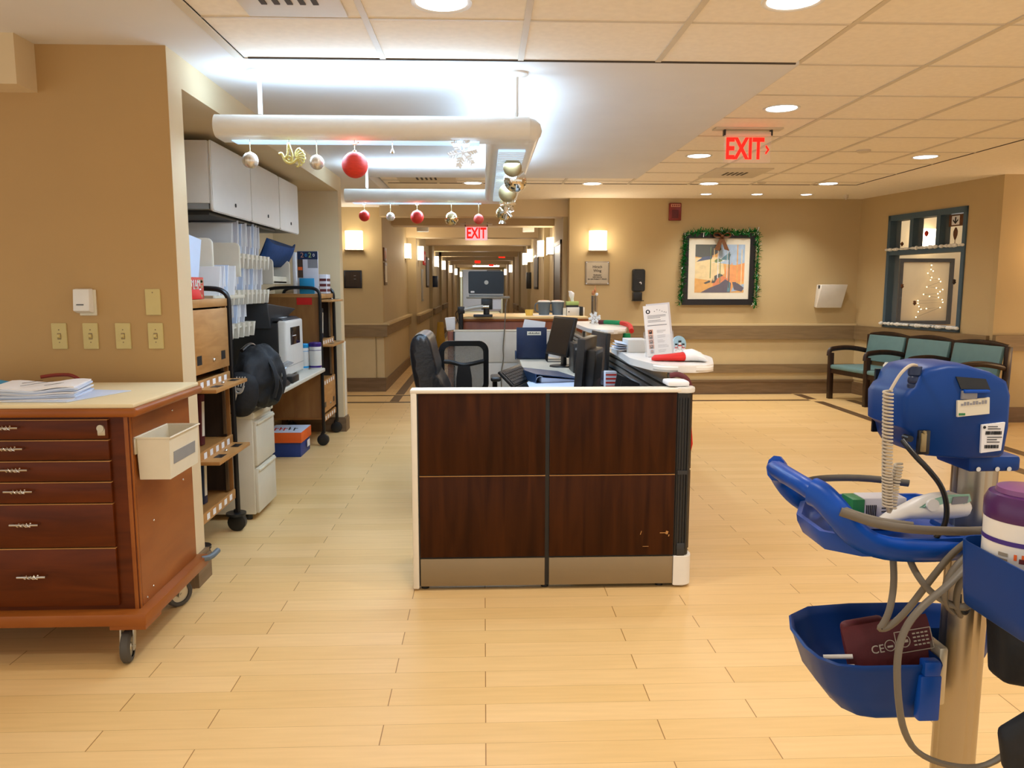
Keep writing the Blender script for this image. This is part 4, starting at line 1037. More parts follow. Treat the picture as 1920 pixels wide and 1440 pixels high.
for k in range(4): b.box(.955 + k * .014, .958 + k * .014, 3.694, 3.70, .2, .96)
b.box(.95, 1.0, 3.692, 3.7, .58, .60).box(.955, .995, 3.692, 3.7, .165, .23, .003); b.build('rib', 'dkgrey', t)
q2 = [(.94, 3.69)] + [(.99 + .045 * math.sin(R(a)), 3.735 - .045 * math.cos(R(a))) for a in range(0, 91, 15)] + [(1.035, 3.79), (.94, 3.79)]
MB().prism(q2, .012, .165, 'z', .004).build('base_cover', 'white', t)
MB().prism(q2, .985, 1.01, 'z', .004).build('cap', 'white', t)
MB().cyl((.985, 3.75, 0), (.985, 3.75, .02), .03, 14).build('foot', 'black', t)
# side partition with slat wall inside, wood outside
t = thing('side_partition', 'long right partition of the nurse station, wood outside and grey slats inside', 'desk panel', (1.02, 6.3, 0))
MB(0).box(.985, 1.03, 3.79, 8.84, .015, .985).build('core', 'slat', t)
for k in range(4):
    y0 = 3.795 + k * 1.26
    for z0, z1 in ((.17, .578), (.586, .988)): MB().box(1.03, 1.042, y0, y0 + 1.25, z0, z1, .002).build('wood_tile', 'walnut', t)
    MB().box(1.03, 1.042, y0, y0 + 1.25, .02, .162, .002).build('kick_plate', 'taupe', t)
for k in range(5):
    z = .76 + k * .045; MB().box(.955, .986, 3.80, 8.83, z, z + .032, .004).build('slat', 'slat', t)
MB().box(.95, 1.046, 3.79, 8.84, .988, 1.007, .004).build('top_cap', 'slat', t)
t = thing('cross_partition', 'pale grey cross panel closing the far end of the nurse station', 'desk panel', (.35, 8.88, 0))
MB().box(-.34, 1.046, 8.86, 8.93, .01, .99, .002).build('core', 'panelw', t)
for x0, x1 in ((-.325, .38), (.39, 1.04)):
    for z0, z1 in ((.12, .625), (.635, .985)): MB().box(x0, x1, 8.848, 8.861, z0, z1, .002).build('panel_tile', 'panelw', t)
MB().box(-.345, 1.05, 8.845, 8.935, .988, 1.007, .003).build('top_cap', 'offwhite', t)
MB().box(-.35, -.335, 8.845, 8.935, 0, .99, .003).build('end_trim', 'black', t)
# worktop
t = thing('desk', 'cream work desk along the inside of the nurse station', 'desk', (.65, 6.3, 0))
MB().prism([(.33, 3.80), (.95, 3.80), (.95, 8.84), (.38, 8.84)], .712, .74, 'z', .004).build('desktop', 'deskt', t)
for y in (3.85, 6.3, 8.78): MB().box(.42, .94, y, y + .03, 0, .712).build('leg_panel', 'panelw', t)
# transaction counters
def tcounter(pts, name, label, posts, r=.0):
    t = thing('transaction_counter', label, 'counter', (sum(p[0] for p in pts) / len(pts), sum(p[1] for p in pts) / len(pts), 1.06))
    n = len(pts); sm = []
    for i, p in enumerate(pts):
        p, a, c = Vector(p), Vector(pts[i - 1]), Vector(pts[(i + 1) % n])
        d0, d1 = (a - p), (c - p); rr_ = min(.09, d0.length * .4, d1.length * .4)
        p0, p1 = p + d0.normalized() * rr_, p + d1.normalized() * rr_
        for u in (0, .25, .5, .75, 1): sm.append(tuple(p0 * (1 - u) ** 2 + p * 2 * u * (1 - u) + p1 * u * u))
    MB().prism(sm, 1.062, 1.10, 'z', .012, 3).build('top', 'counterw', t)
    for x, y in posts: MB().cyl((x, y, 1.007), (x, y, 1.064), .032, 18).build('support_post', 'steel', t)
    return t
tcounter([(.82, 4.30), (.90, 3.90), (1.17, 3.88), (1.30, 4.35), (1.29, 5.25), (.86, 5.25)], 'near', 'white transaction counter nearest the camera on the right side partition', [(.998, 4.02), (.998, 5.0)])
tcounter([(1.00, 7.35), (1.12, 7.08), (1.32, 7.18), (1.47, 7.9), (1.49, 8.97), (.98, 8.94)], 'far', 'white transaction counter farther back on the right side partition', [(1.0, 7.6), (1.0, 8.6)])

# ---- chairs
t = thing('office_chair', 'black leather high back office chair at the left inside the nurse station', 'chair', (-.2, 5.25, 0))
sil = [(-.40, .66), (-.47, .82), (-.495, .98), (-.51, 1.10), (-.49, 1.17), (-.45, 1.20), (-.40, 1.195), (-.365, 1.16), (-.355, 1.10), (-.335, 1.02), (-.315, .955), (-.33, .93), (-.29, .89), (-.255, .82), (-.235, .70), (-.24, .64)]
sil = [(a + .02, c) for a, c in sil]
b = MB(60); rg = []
for k, (y, s_) in enumerate(((4.98, .86), (5.0, .95), (5.04, 1), (5.2, 1.04), (5.36, 1.04), (5.48, 1), (5.53, .95), (5.56, .86))):
    cx, cz = -.36, .93
    rg.append([(cx + (a - cx) * s_ + .05 * (k > 9), y, cz + (c - cz) * (.94 + .06 * s_)) for a, c in sil])
b.rings(rg); b.build('backrest', 'leather', t, sub=1)
b = MB(50)
b.box(-.42, .08, 5.0, 5.54, .44, .57, .05, 4); b.build('seat', 'leather', t, sub=1)
for y in (4.93, 5.6):
    MB().tube([(-.30, y, .52), (-.30, y, .68), (-.25, y, .70), (.0, y, .70), (.02, y, .66), (.0, y, .52)], .022, 10, 2).build('armrest', 'black', t)
def chair_base(cx, cy, par, m='black'):
    MB().cyl((cx, cy, .08), (cx, cy, .45), .03, 14).build('gas_column', m, par)
    for k in range(5):
        a = R(72 * k + 20); e = (cx + .3 * math.cos(a), cy + .3 * math.sin(a))
        l = MB().tube([(cx, cy, .12), (e[0], e[1], .085)], .024, 8, 0).build('base_leg', m, par)
        MB().lathe((e[0], e[1], .03), [(.001, -.02), (.03, -.02), (.03, .02), (.001, .02)], 14, 'y').build('wheel', m, l)
for k, (z0, z1, x0, x1) in enumerate(((.965, 1.13, -.345, -.325), (.70, .90, -.30, -.235))):
    b = MB(50).hexa([(x0 - .03, 5.03, z0 + .0), (x0 + (.012 if k == 0 else .075), 5.03, z0), (x0 + (.012 if k == 0 else .075), 5.51, z0), (x0 - .03, 5.51, z0), (x0 - .05, 5.05, z1), (x0 - .012, 5.05, z1), (x0 - .012, 5.49, z1), (x0 - .05, 5.49, z1)], .02, 4)
    b.build('cushion', 'leather', t, sub=1)
chair_base(-.17, 5.27, t)
t = thing('task_chair', 'black mesh back task chair behind the leather one', 'chair', (-.155, 6.0, 0))
o = rrect(-.345, .035, .69, 1.085, .07, 6); i_ = rrect(-.305, -.005, .71, 1.045, .05, 6)
cv = lambda x, z: 5.93 + .10 * ((x + .155) / .19) ** 2 * -1 + .06 - .05 * (z - .7)
b = MB(50)
b.rings([[(x, cv(x, z) + d, z) for x, z in pp] for pp, d in ((o, 0), (o, .035), (i_, .035), (i_, 0), (o, 0))], caps=False); b.build('back_frame', 'black', t)
b = MB(50)
gx = [-.31 + .31 * k / 8 for k in range(9)]; gz = [.70 + .35 * k / 5 for k in range(6)]
for k in range(8):
    for j in range(5): b.poly([(gx[k], cv(gx[k], gz[j]) + .018, gz[j]), (gx[k + 1], cv(gx[k + 1], gz[j]) + .018, gz[j]), (gx[k + 1], cv(gx[k + 1], gz[j + 1]) + .018, gz[j + 1]), (gx[k], cv(gx[k], gz[j + 1]) + .018, gz[j + 1])])
bmesh.ops.remove_doubles(b.bm, verts=b.bm.verts[:], dist=1e-5)
b.build('mesh_panel', 'mesh', t)
b = MB(50).tube([(-.32, 5.92, .93), (-.24, 5.945, .92), (-.17, 5.95, .895), (-.10, 5.95, .905), (.01, 5.92, .935)], .016, 8, 2, flat=(.012, .016))
b.prism([(-.20, .90), (-.11, .90), (-.095, .80), (-.09, .56), (-.22, .56), (-.215, .80)], 5.935, 5.965, 'y', .006); b.build('spine', 'black', t)
MB(50).box(-.38, .07, 5.98, 6.44, .46, .53, .03, 3).build('seat', 'dkgrey', t, sub=1)
for x in (-.42, .085):
    MB().box(x - .035, x + .045, 5.95, 6.2, .765, .80, .015, 3).build('arm_pad', 'black', t)
    MB().tube([(x, 6.1, .77), (x, 6.1, .60), (-.155 + (x + .155) * .6, 6.2, .47)], .02, 8, 1).build('arm_post', 'black', t)
chair_base(-.155, 6.2, t)

# ---- screens
def screen(x, y, z0, w, h, rz, tilt, label, m_back='black', thick=.03, bump=.035, base=True, zt=.74, mode='screen'):
    t = thing('computer_monitor', label, 'monitor', (x, y, zt), rz)
    T = Matrix.Translation((0, 0, z0 - zt + h / 2)) @ Matrix.Rotation(tilt, 4, 'X')
    def pb(name, b, m, par=None):
        b.bm.transform(T); return b.build(name, m, par or t, local=True)
    hs = pb('housing', MB().box(-w / 2, w / 2, 0, thick, -h / 2, h / 2, .005), m_back)
    pb('screen', MB().box(-w / 2 + .018, w / 2 - .018, -.0015, .004, -h / 2 + .022, h / 2 - .018), 'screen', hs)
    pb('rear_housing', MB().box(-w * .34, w * .34, thick - .002, thick + bump, -h * .38, h * .32, .01), m_back)
    b = MB()
    for k in range(10): b.box(-w * .25 + k * w * .05, -w * .25 + k * w * .05 + .008, thick + bump - .001, thick + bump + .001, -h * .2, h * .25)
    pb('vent_slot', b, 'dkgrey')
    if base:
        MB().box(-.035, .035, thick * .5 + .01, thick + .03, 0.01, z0 - zt + h * .45, .006).build('neck', 'black', t, local=True)
        MB().lathe((0, .03, 0), [(.001, 0), (.125, 0), (.12, .012), (.03, .02), (.001, .02)], 28).build('foot', 'black', t, local=True)
    return t
screen(.72, 7.33, .845, .50, .375, R(-72), R(-14), 'tilted dark monitor showing its screen in the middle of the desk')
screen(.63, 4.95, .80, .44, .38, R(-108), R(-4), 'black monitor seen from its back edge, nearest on the desk', bump=.06, thick=.05)
screen(.85, 5.75, .785, .46, .38, R(-84), R(-3), 'thin monitor on the desk seen edge on, beside the near counter', bump=.02, thick=.028)
# ---- desk things
t = thing('keyboard', 'black keyboard lying at the left edge of the desk', 'keyboard', (.27, 6.55, .74))
vx = Vector((.172, .42, .012)).normalized(); vy = Vector((-.07, .07, .088)).normalized(); vz = vx.cross(vy).normalized(); vy = vz.cross(vx)
Tk = Matrix.Translation((.25, 6.18, .778)) @ Matrix((vx, vy, vz)).transposed().to_4x4()
kb = MB().box(-.24, .24, -.085, .085, 0, .022, .005); kb.bm.transform(Tk); kb.build('case', 'black', t)
for r_ in range(5):
    for k in range(15):
        kk = MB(0).box(-.215 + k * .029, -.215 + k * .029 + .024, -.068 + r_ * .027, -.068 + r_ * .027 + .022, .021, .029); kk.bm.transform(Tk); kk.build('key', 'dkgrey', t)
kb = MB().box(-.24, .24, -.15, -.088, -.002, .014, .005); kb.bm.transform(Tk); kb.build('wrist_rest', 'black', t)
t = thing('open_binder', 'navy ring binder lying on papers at the front of the desk', 'binder', (.53, 6.35, .74))
Tb = Matrix.Translation((.50, 6.35, .742)) @ Matrix.Rotation(R(14), 4, 'Z')
def tb(name, b, m): b.bm.transform(Tb); return b.build(name, m, t)
tb('back_cover', MB().box(-.17, .20, -.3, .3, 0, .004), 'navyl')
tb('spine', MB().box(-.174, -.168, -.3, .3, 0, .075), 'navyl')
tb('front_cover', MB().hexa([(-.172, -.3, .071), (.22, -.3, .02), (.22, .3, .02), (-.172, .3, .071), (-.172, -.3, .076), (.22, -.3, .025), (.22, .3, .025), (-.172, .3, .076)]), 'navyl')
tb('page_block', MB(0).hexa([(-.12, -.28, .005), (.20, -.28, .005), (.20, .28, .005), (-.12, .28, .005), (-.12, -.28, .045), (.20, -.28, .014), (.20, .28, .014), (-.12, .28, .045)]), 'paperblue')
b = MB()
for y in (-.27, 0, .25): b.tube([(-.165, y, .012), (-.15, y, .05), (-.11, y, .055), (-.09, y, .012)], .004, 6, 2)
tb('ring', b, 'chrome')
tb('cover_label', MB(0).hexa([(.0, -.02, .050), (.10, -.02, .037), (.10, .27, .037), (.0, .27, .050), (.0, -.02, .0505), (.10, -.02, .0375), (.10, .27, .0375), (.0, .27, .0505)]), 'mat')
tag(MB().hexa([(.34, 4.2, .741), (.86, 4.2, .741), (.80, 6.1, .741), (.34, 6.1, .741), (.34, 4.2, .744), (.86, 4.2, .744), (.80, 6.1, .744), (.34, 6.1, .744)]).build('desk_pad', 'paperblue'), 'large white paper desk pad at the front of the desk', 'desk pad')
t = thing('binder_holder', 'navy binder with a cream label standing upright on the desk', 'binder', (.52, 8.1, .74))
MB().box(.34, .655, 8.06, 8.075, .755, 1.075, .002).build('front_cover', 'navy', t)
MB().box(.345, .655, 8.075, 8.14, .742, 1.06, .003).build('body', 'navy', t)
MB(0).box(.45, .595, 8.0585, 8.061, .995, 1.035).build('label', 'mat', t)
b = MB(0); rr = random.Random(8)
for k in range(9): b.box(.465 + k * .013, .473 + k * .013, 8.0575, 8.0588, 1.007, 1.012 + rr.uniform(.004, .014))
b.build('handwriting', 'ink', t)
MB().box(.325, .34, 8.055, 8.14, .742, .83, .003).build('holder_clip', 'navyl', t)
MB(0).hexa([(.40, 8.09, 1.06), (.635, 8.09, 1.06), (.635, 8.1, 1.06), (.40, 8.1, 1.06), (.425, 8.09, 1.16), (.645, 8.09, 1.13), (.645, 8.1, 1.13), (.425, 8.1, 1.16)]).build('paper_sheet', 'paper', t)
t = thing('wire_file_rack', 'black wire file rack with papers between the navy binder and the monitor', 'file rack', (.73, 7.9, .74))
b = MB()
for k in range(5):
    y = 7.78 + k * .06
    b.tube([(.64, y, .745), (.66, y, .95), (.74, y, .98), (.80, y, .95), (.82, y, .745)], .004, 6, 1)
b.tube([(.64, 7.76, .745), (.82, 7.76, .745), (.82, 8.04, .745), (.64, 8.04, .745)], .004, 6, 0, closed=True)
b.build('wire_frame', 'blackm', t)
for k in range(4):
    b = MB(0).obox((.74 + .02 * (k % 2), 7.81 + k * .06, .96), (.10, .012, .36), (0, R(10), 0)); b.build('file_sheet', ('paper', 'paper2', 'paperblue')[k % 3], t)
t = thing('desktop_computer', 'black desktop computer tower behind the tilted monitor', 'computer', (.86, 7.0, .74))
MB().box(.785, .945, 6.75, 7.1, .741, 1.0, .005).build('case', 'black', t)
MB(0).box(.875, .925, 6.7485, 6.751, .92, .95).build('sticker', 'paper2', t)
MB().box(.80, .86, 6.748, 6.752, .945, .965).build('badge', 'grey', t)
t = thing('desk_phone', 'black desk phone beside the nearest monitor', 'phone', (.80, 6.2, .74))
MB().hexa([(.77, 6.1, .741), (.945, 6.1, .741), (.945, 6.32, .741), (.77, 6.32, .741), (.77, 6.1, .765), (.945, 6.1, .765), (.945, 6.32, .84), (.77, 6.32, .84)], .006).build('body', 'black', t)
MB().tube([(.785, 6.08, .80), (.79, 6.16, .86), (.79, 6.26, .90), (.785, 6.36, .87)], .022, 10, 2).build('handset', 'black', t)
MB(0).hexa([(.80, 6.22, .808), (.90, 6.22, .808), (.90, 6.29, .832), (.80, 6.29, .832), (.80, 6.22, .810), (.90, 6.22, .810), (.90, 6.29, .834), (.80, 6.29, .834)]).build('display', 'sky', t)
t = thing('desk_organizer', 'dark grey desk organizer tray behind the front panel at right', 'tray', (.88, 4.6, .74))
MB().box(.76, .95, 4.28, 4.70, .742, .75).build('tray_base', 'dkgrey', t)
for k in range(3): MB().hexa([(.77, 4.34 + k * .16, .745), (.95, 4.34 + k * .16, .745), (.95, 4.346 + k * .16, .745), (.77, 4.346 + k * .16, .745), (.81, 4.34 + k * .16, .93 + .02 * k), (.95, 4.34 + k * .16, .91), (.95, 4.346 + k * .16, .91), (.81, 4.346 + k * .16, .93 + .02 * k)]).build('divider', 'dkgrey', t)
tag(MB().tube([(.78, 4.1, .775), (1.0, 4.05, .79)], .006, 8, 0).build('blue_pen', 'royal'), 'blue pen lying behind the front panel', 'pen')
tag(MB().box(.74, .95, 4.0, 4.26, .745, .77, .003).build('grey_folder', 'bluegrey'), 'grey folder lying flat behind the front panel', 'folder')
t = thing('card_box', 'small red and white patterned box beside the thin monitor', 'box', (.90, 5.45, .74))
MB().box(.86, .94, 5.42, 5.5, .742, .90, .002).build('carton', 'paper2', t)
b = MB(0)
for k in range(5): b.box(.862, .938, 5.4185, 5.421, .76 + k * .028, .772 + k * .028)
b.build('print', 'redm', t)
# ---- brown counter beyond the station with its things
t = thing('rear_counter', 'red brown counter with a beech top behind the cross panel', 'counter', (.38, 9.6, 0))
MB().box(-.28, 1.20, 9.03, 10.2, .02, 1.10, .004).build('body', 'brownctr', t)
MB().box(-.30, 1.22, 9.0, 10.23, 1.10, 1.125, .006).build('edge_moulding', 'cartside', t)
MB().box(-.295, 1.215, 9.005, 10.22, 1.125, 1.15, .004).build('worktop', 'beech', t)
for x in (.73, .895):
    t = thing('pitcher', ('grey plastic pitcher with a white lid, left of the pair on the rear counter' if x < .8 else 'grey plastic pitcher with a white lid, right of the pair beside the tissue box'), 'pitcher', (x, 9.4, 1.15))
    MB().lathe((x, 9.4, 1.157), [(.001, 0), (.06, 0), (.064, .006), (.077, .155), (.071, .155), (.058, .01), (.001, .01)], 26).build('jug', 'bluegrey', t)
    MB().lathe((x, 9.4, 1.312), [(.08, 0), (.08, .012), (.06, .018), (.001, .018)], 26).build('lid', 'white', t)
    MB().lathe((x - .005, 9.4, 1.329), [(.04, 0), (.035, .006), (.001, .008)], 16).build('lid_flap', 'skin', t)
    MB().tube([(x - .07, 9.4, 1.30), (x - .11, 9.4, 1.29), (x - .11, 9.4, 1.21), (x - .065, 9.4, 1.19)], .008, 8, 2).build('handle', 'bluegrey', t)
tag(MB().box(.60, .99, 9.25, 9.55, 1.1505, 1.156).build('paper_mat', 'paper'), 'white paper under the two grey pitchers', 'paper')
tag(MB(40).lathe((.55, 9.4, 1.151), [(.001, 0), (.042, 0), (.054, .07), (.049, .07), (.038, .006), (.001, .006)], 22).build('yellow_cup', 'yellowtub'), 'small yellow tub on the rear counter', 'cup')
t = thing('supply_box', 'white carton under the green tissue box on the rear counter', 'box', (1.09, 9.4, 1.15))
MB().box(1.0, 1.15, 9.3, 9.5, 1.151, 1.25, .003).build('carton', 'white', t)
MB(0).box(1.015, 1.028, 9.2985, 9.301, 1.19, 1.205).build('mark', 'ink', t)
tag(MB().box(.955, .995, 9.33, 9.45, 1.151, 1.24, .003).build('cream_box', 'cream'), 'small cream box between the pitchers and the white carton', 'box')
tag(MB().box(1.0, 1.14, 9.33, 9.47, 1.2505, 1.272).build('black_tray', 'black'), 'black tray between the white carton and the tissue box', 'tray')
t = thing('tissue_box', 'pale green tissue box with a white tissue pulled up', 'tissue box', (1.07, 9.4, 1.272))
MB().box(.995, 1.145, 9.34, 9.46, 1.2725, 1.32, .003).build('carton', 'palegreen', t)
MB(50).rings([[(1.075 + .022 * math.cos(a) * s_ + dx, 9.4 + .012 * math.sin(a) * s_, z) for a in [2 * PI * k / 10 for k in range(10)]] for z, s_, dx in ((1.315, .8, 0), (1.35, .9, -.006), (1.39, 1.5, -.012), (1.42, 1.5, -.01), (1.445, .9, -.035))]).build('tissue', 'paper', t)
t = thing('magazine_file', 'black magazine file standing at the right end of the rear counter', 'file holder', (1.19, 9.4, 1.09))
MB().box(1.157, 1.185, 9.25, 9.5, 1.151, 1.26, .003).build('holder', 'black', t)
MB().box(1.187, 1.205, 9.25, 9.5, 1.151, 1.25, .002).build('sleeve', 'offwhite', t)
# laptop on its arm
t = thing('laptop', 'open black laptop seen from behind on an arm over the rear counter', 'laptop', (.03, 8.97, 1.40))
MB().prism(rrect(-.175, .23, 1.415, 1.672, .02, 4), 8.90, 8.915, 'y', .003).build('lid', 'screen_lid', t)
b = MB(); b.lathe((.03, 8.899, 1.545), [(.021, -.001), (.024, -.001), (.024, .001), (.021, .001)], 28, 'y'); b.build('logo_ring', 'silverm', t)
txt('DELL', .017, 'silverm', face_cam(.03, 8.8985, 1.545), t, 'logo_lettering', ext=.0005)
MB(0).prism(rrect(-.15, -.105, 1.428, 1.448, .008, 3), 8.8985, 8.901, 'y').build('sticker', 'paper', t)
MB().box(-.17, .225, 8.905, 9.15, 1.39, 1.412, .004).build('keyboard_base', 'grey', t)
t = thing('swivel_mount', 'silver jointed laptop arm clamped at the left end of the rear counter', 'monitor arm', (-.27, 8.95, 1.15))
MB().box(-.20, .30, 8.9, 9.15, 1.362, 1.387, .006).build('shelf', 'slat', t)
MB().tube([(-.235, 8.93, 1.235), (-.10, 8.93, 1.262), (0, 8.93, 1.272)], .022, 10, 0, flat=(.02, .026)).build('arm_link', 'silverm', t)
MB().cyl((-.265, 8.95, .90), (-.265, 8.95, 1.25), .028, 14).box(-.30, -.22, 8.91, 8.99, 1.19, 1.27, .008).build('clamp_post', 'black', t)
MB().box(-.03, .10, 8.92, 8.96, 1.235, 1.36, .006).cyl((.03, 8.93, 1.18), (.03, 8.93, 1.25), .035, 16).build('tilt_head', 'black', t)
MB().cyl((-.01, 8.91, 1.27), (.06, 8.91, 1.27), .022, 14).build('pivot', 'chrome', t)
MB().box(-.12, .10, 8.9, 9.08, 1.152, 1.178, .004).build('foot_plate', 'dkgrey', t)
MB().box(.09, .20, 8.93, 8.935, 1.24, 1.362).build('note_card', 'paper2', t)
MB().tube([(-.275, 8.9, 1.24), (-.33, 8.9, 1.2), (-.30, 8.9, 1.10), (-.26, 8.9, 1.02)], .006, 6, 2).build('arm_cable', 'blackm', t)
tag(MB().tube([(.27, 8.9, 1.36), (.25, 8.87, 1.30), (.24, 8.83, 1.1), (.23, 8.83, .95), (.215, 8.83, .8), (.225, 8.83, .68), (.19, 8.83, .5), (.2, 8.83, .3), (.17, 8.8, .01)], .006, 8, 3).build('power_cord', 'cable'), 'dark cord hanging from the laptop down the pale cross panel', 'cord')
tag(MB(40).hexa([(-.43, 8.96, .99), (-.33, 8.96, 1.0), (-.33, 9.0, 1.0), (-.43, 9.0, .99), (-.45, 8.95, 1.14), (-.33, 8.95, 1.15), (-.33, 9.02, 1.15), (-.45, 9.02, 1.14)], .01).build('paper_bag', 'paper'), 'white paper pouch hanging below the laptop arm clamp', 'paper bag')
tag(MB().box(-.42, -.35, 8.95, 9.05, 0, .98, .004).build('side_stand', 'brownctr'), 'narrow brown stand left of the cross panel', 'stand')
# ---- things on the near transaction counter
t = thing('leaflet_holder', 'clear acrylic holder with a tall white staff leaflet on the near counter', 'leaflet', (.99, 4.35, 1.10))
lean = R(-9)
TL = Matrix.Translation((1.0, 4.35, 1.104)) @ Matrix.Rotation(R(-6), 4, 'Z') @ Matrix.Rotation(lean, 4, 'X') @ Matrix.Rotation(R(-5.5), 4, 'Y')
def tl(name, b, m): b.bm.transform(TL); return b.build(name, m, t)
lf = tl('leaflet', MB(0).box(-.07, .07, 0, .006, .005, .295), 'paper')
tl('rear_leaflet', MB(0).box(-.052, .082, .008, .011, .005, .305), 'paper2')
b = MB(0); rr = random.Random(2)
for z in (.235, .228, .221, .207, .199): b.box(-.05, .02 + rr.uniform(0, .035), -.0006, .0004, z, z + .003)
b.box(-.055, .055, -.0006, .0004, .178, .1825)
for k in range(5):
    z = .145 - k * .028
    for q in range(3): b.box(-.005, .02 + rr.uniform(0, .035), -.0006, .0004, z - q * .006 + .004, z - q * .006 + .0055)
tl('print', b, 'greyink')
tl('emblem', MB().cyl((-.045, -.0008, .26), (-.045, .0005, .26), .0125, 18), 'ink')
tl('emblem_mark', MB(0).box(-.050, -.040, -.0012, .0, .254, .266), 'paper')
b = MB(0)
for x, z in ((-.01, .258), (.005, .266), (.02, .262), (.033, .255), (.045, .25), (.055, .247)): b.box(x, x + .004, -.0006, .0004, z, z + .004)
tl('dots', b, 'ink')
for k in range(5):
    z = .132 - k * .028
    tl('portrait', MB().use('skin' if k != 4 else 'paper2').box(-.055, -.027, -.0007, .0004, z, z + .025).use('ink' if k != 4 else 'greyink').cyl((-.041, -.001, z + .014), (-.041, .0, z + .014), .0085, 12).box(-.049, -.033, -.0011, .0, z + .001, z + .010).use('skin').cyl((-.042, -.0014, z + .015), (-.042, .0, z + .015), .0042, 10), None)
tl('acrylic_pocket', MB(0).box(-.078, .085, -.012, -.009, .0, .125).box(-.078, .085, .018, .021, .0, .15).box(-.08, -.077, -.012, .021, 0, .14).box(.083, .086, -.012, .021, 0, .14), 'clear')
MB(0).box(.93, 1.07, 4.32, 4.42, 1.1005, 1.105).build('acrylic_foot', 'clear', t)
t = thing('paper_box', 'white box with papers sticking out at the left of the near counter', 'box', (.93, 4.72, 1.10))
MB().box(.875, 1.0, 4.66, 4.86, 1.101, 1.178, .003).build('carton', 'panelw', t)
for k in range(4): MB(0).obox((.86, 4.80, 1.115 + k * .012), (.09, .2, .002), (0, R(6 * k - 6), R(10 - 6 * k))).build('paper_sheet', 'paperblue' if k % 2 else 'paper', t)
t = thing('santa_hat', 'red felt hat with a white fluffy cuff lying on the near counter', 'hat', (1.07, 4.10, 1.10))
b = MB(60)
def orings(b, st):
    b.rings([[(x, y + ry * math.cos(a), z + rz_ * math.sin(a)) for a in [2 * PI * k / 14 for k in range(14)]] for x, y, z, ry, rz_ in st])
orings(b, [(.905, 4.13, 1.112, .01, .008), (.92, 4.13, 1.117, .035, .016), (.98, 4.12, 1.12, .05, .018), (1.05, 4.11, 1.124, .06, .023), (1.075, 4.11, 1.126, .06, .025)]); b.build('felt_cone', 'red', t)
b = MB(60)
orings(b, [(1.07, 4.11, 1.128, .065, .027), (1.085, 4.11, 1.132, .075, .031), (1.12, 4.11, 1.134, .08, .033), (1.155, 4.1, 1.126, .085, .026), (1.175, 4.09, 1.113, .08, .014)]); b.build('cuff', 'paper', t)
t = thing('winter_plaque', 'round pale blue winter decoration with snowmen on the near counter', 'decoration', (1.16, 4.55, 1.10))
MB().prism([(1.16 + .042 * math.cos(a), 1.158 + .05 * math.sin(a)) for a in [R(-40 + 260 * k / 20) for k in range(21)]], 4.55, 4.575, 'y', .003).build('board', 'skyp', t)
b = MB()
for x, z, s_ in ((1.14, 1.13, .8), (1.162, 1.14, 1), (1.183, 1.13, .8)):
    b.use('paper').sphere((x, 4.545, z), .013 * s_, 12, 8, (1, .4, 1.25)).sphere((x, 4.545, z + .023 * s_), .009 * s_, 12, 8, (1, .4, 1)).use('ink').box(x - .008 * s_, x + .008 * s_, 4.542, 4.55, z + .030 * s_, z + .041 * s_).use('redm').box(x - .01 * s_, x + .01 * s_, 4.537, 4.548, z + .009 * s_, z + .014 * s_)
b.build('snowman_figure', None, t)
MB().box(1.118, 1.13, 4.56, 4.60, 1.101, 1.16, .003).build('red_support', 'redm', t)
t = thing('folded_cloth', 'folded white cloth with a red trim on top of the corner post', 'cloth', (.97, 3.76, 1.01))
MB(50).box(.90, 1.01, 3.73, 3.86, 1.011, 1.04, .012, 3).build('fold', 'paper', t, sub=1)
MB(50).tube([(.94, 3.86, 1.05), (.98, 3.85, 1.062), (1.02, 3.83, 1.04), (1.035, 3.82, 1.0)], .014, 8, 2).build('red_trim', 'maroon', t)
b = MB(60)
rr = random.Random(5)
b.rings([[(1.052 + .03 * s_ + (.03 * s_) * math.cos(a), 3.98 + .07 * s_ * math.sin(a), z) for a in [2 * PI * k / 12 for k in range(12)]] for z, s_ in ((.60, .15), (.62, .55), (.68, .75), (.78, .6), (.9, .4), (.985, .2))])
tag(b.build('hanging_stocking', 'red'), 'red stocking hanging outside the right partition near the corner post', 'stocking')
# ---- far transaction counter: candle column and elf stocking
t = thing('candle_column', 'tall silver column ornament with copper figures on the far counter', 'ornament', (1.2, 8.4, 1.10))
b = MB()
for k in range(6):
    a = k * PI / 3; b.cyl((1.2 + .026 * math.cos(a), 8.4 + .026 * math.sin(a), 1.12), (1.2 + .026 * math.cos(a), 8.4 + .026 * math.sin(a), 1.40), .0095, 8)
b.lathe((1.2, 8.4, 1.10), [(.001, 0), (.05, 0), (.05, .012), (.03, .02), (.001, .02)], 20); b.build('column', 'chrome', t)
MB(50).sphere((1.185, 8.4, 1.43), .018, 10, 8, (1, 1, 1.5)).sphere((1.205, 8.395, 1.46), .014, 10, 8, (1, 1, 1.8)).cyl((1.205, 8.395, 1.48), (1.205, 8.395, 1.515), .008, 8, .001).build('figure', 'copper', t)
MB().sphere((1.222, 8.38, 1.415), .016, 8, 6).sphere((1.25, 8.36, 1.18), .014, 8, 6).sphere((1.25, 8.36, 1.155), .016, 8, 6).build('white_charm', 'snow', t)
t = snowflake(1.185, 8.30, 1.165, .06, 'snow', 'white snowflake ornament leaning at the foot of the silver column', ztop=1.24, rz=.2)
t = thing('elf_stocking', 'green and red striped stocking draped over the edge of the far counter', 'stocking', (1.33, 7.7, 1.10))
pts = [(1.22, 8.15, 1.125), (1.27, 8.1, 1.128), (1.33, 8.0, 1.13), (1.40, 7.85, 1.13), (1.44, 7.6, 1.125), (1.40, 7.3, 1.08)]
segs = (('maroon', 0, 1), ('greenelf', 1, 3), ('red', 3, 5))
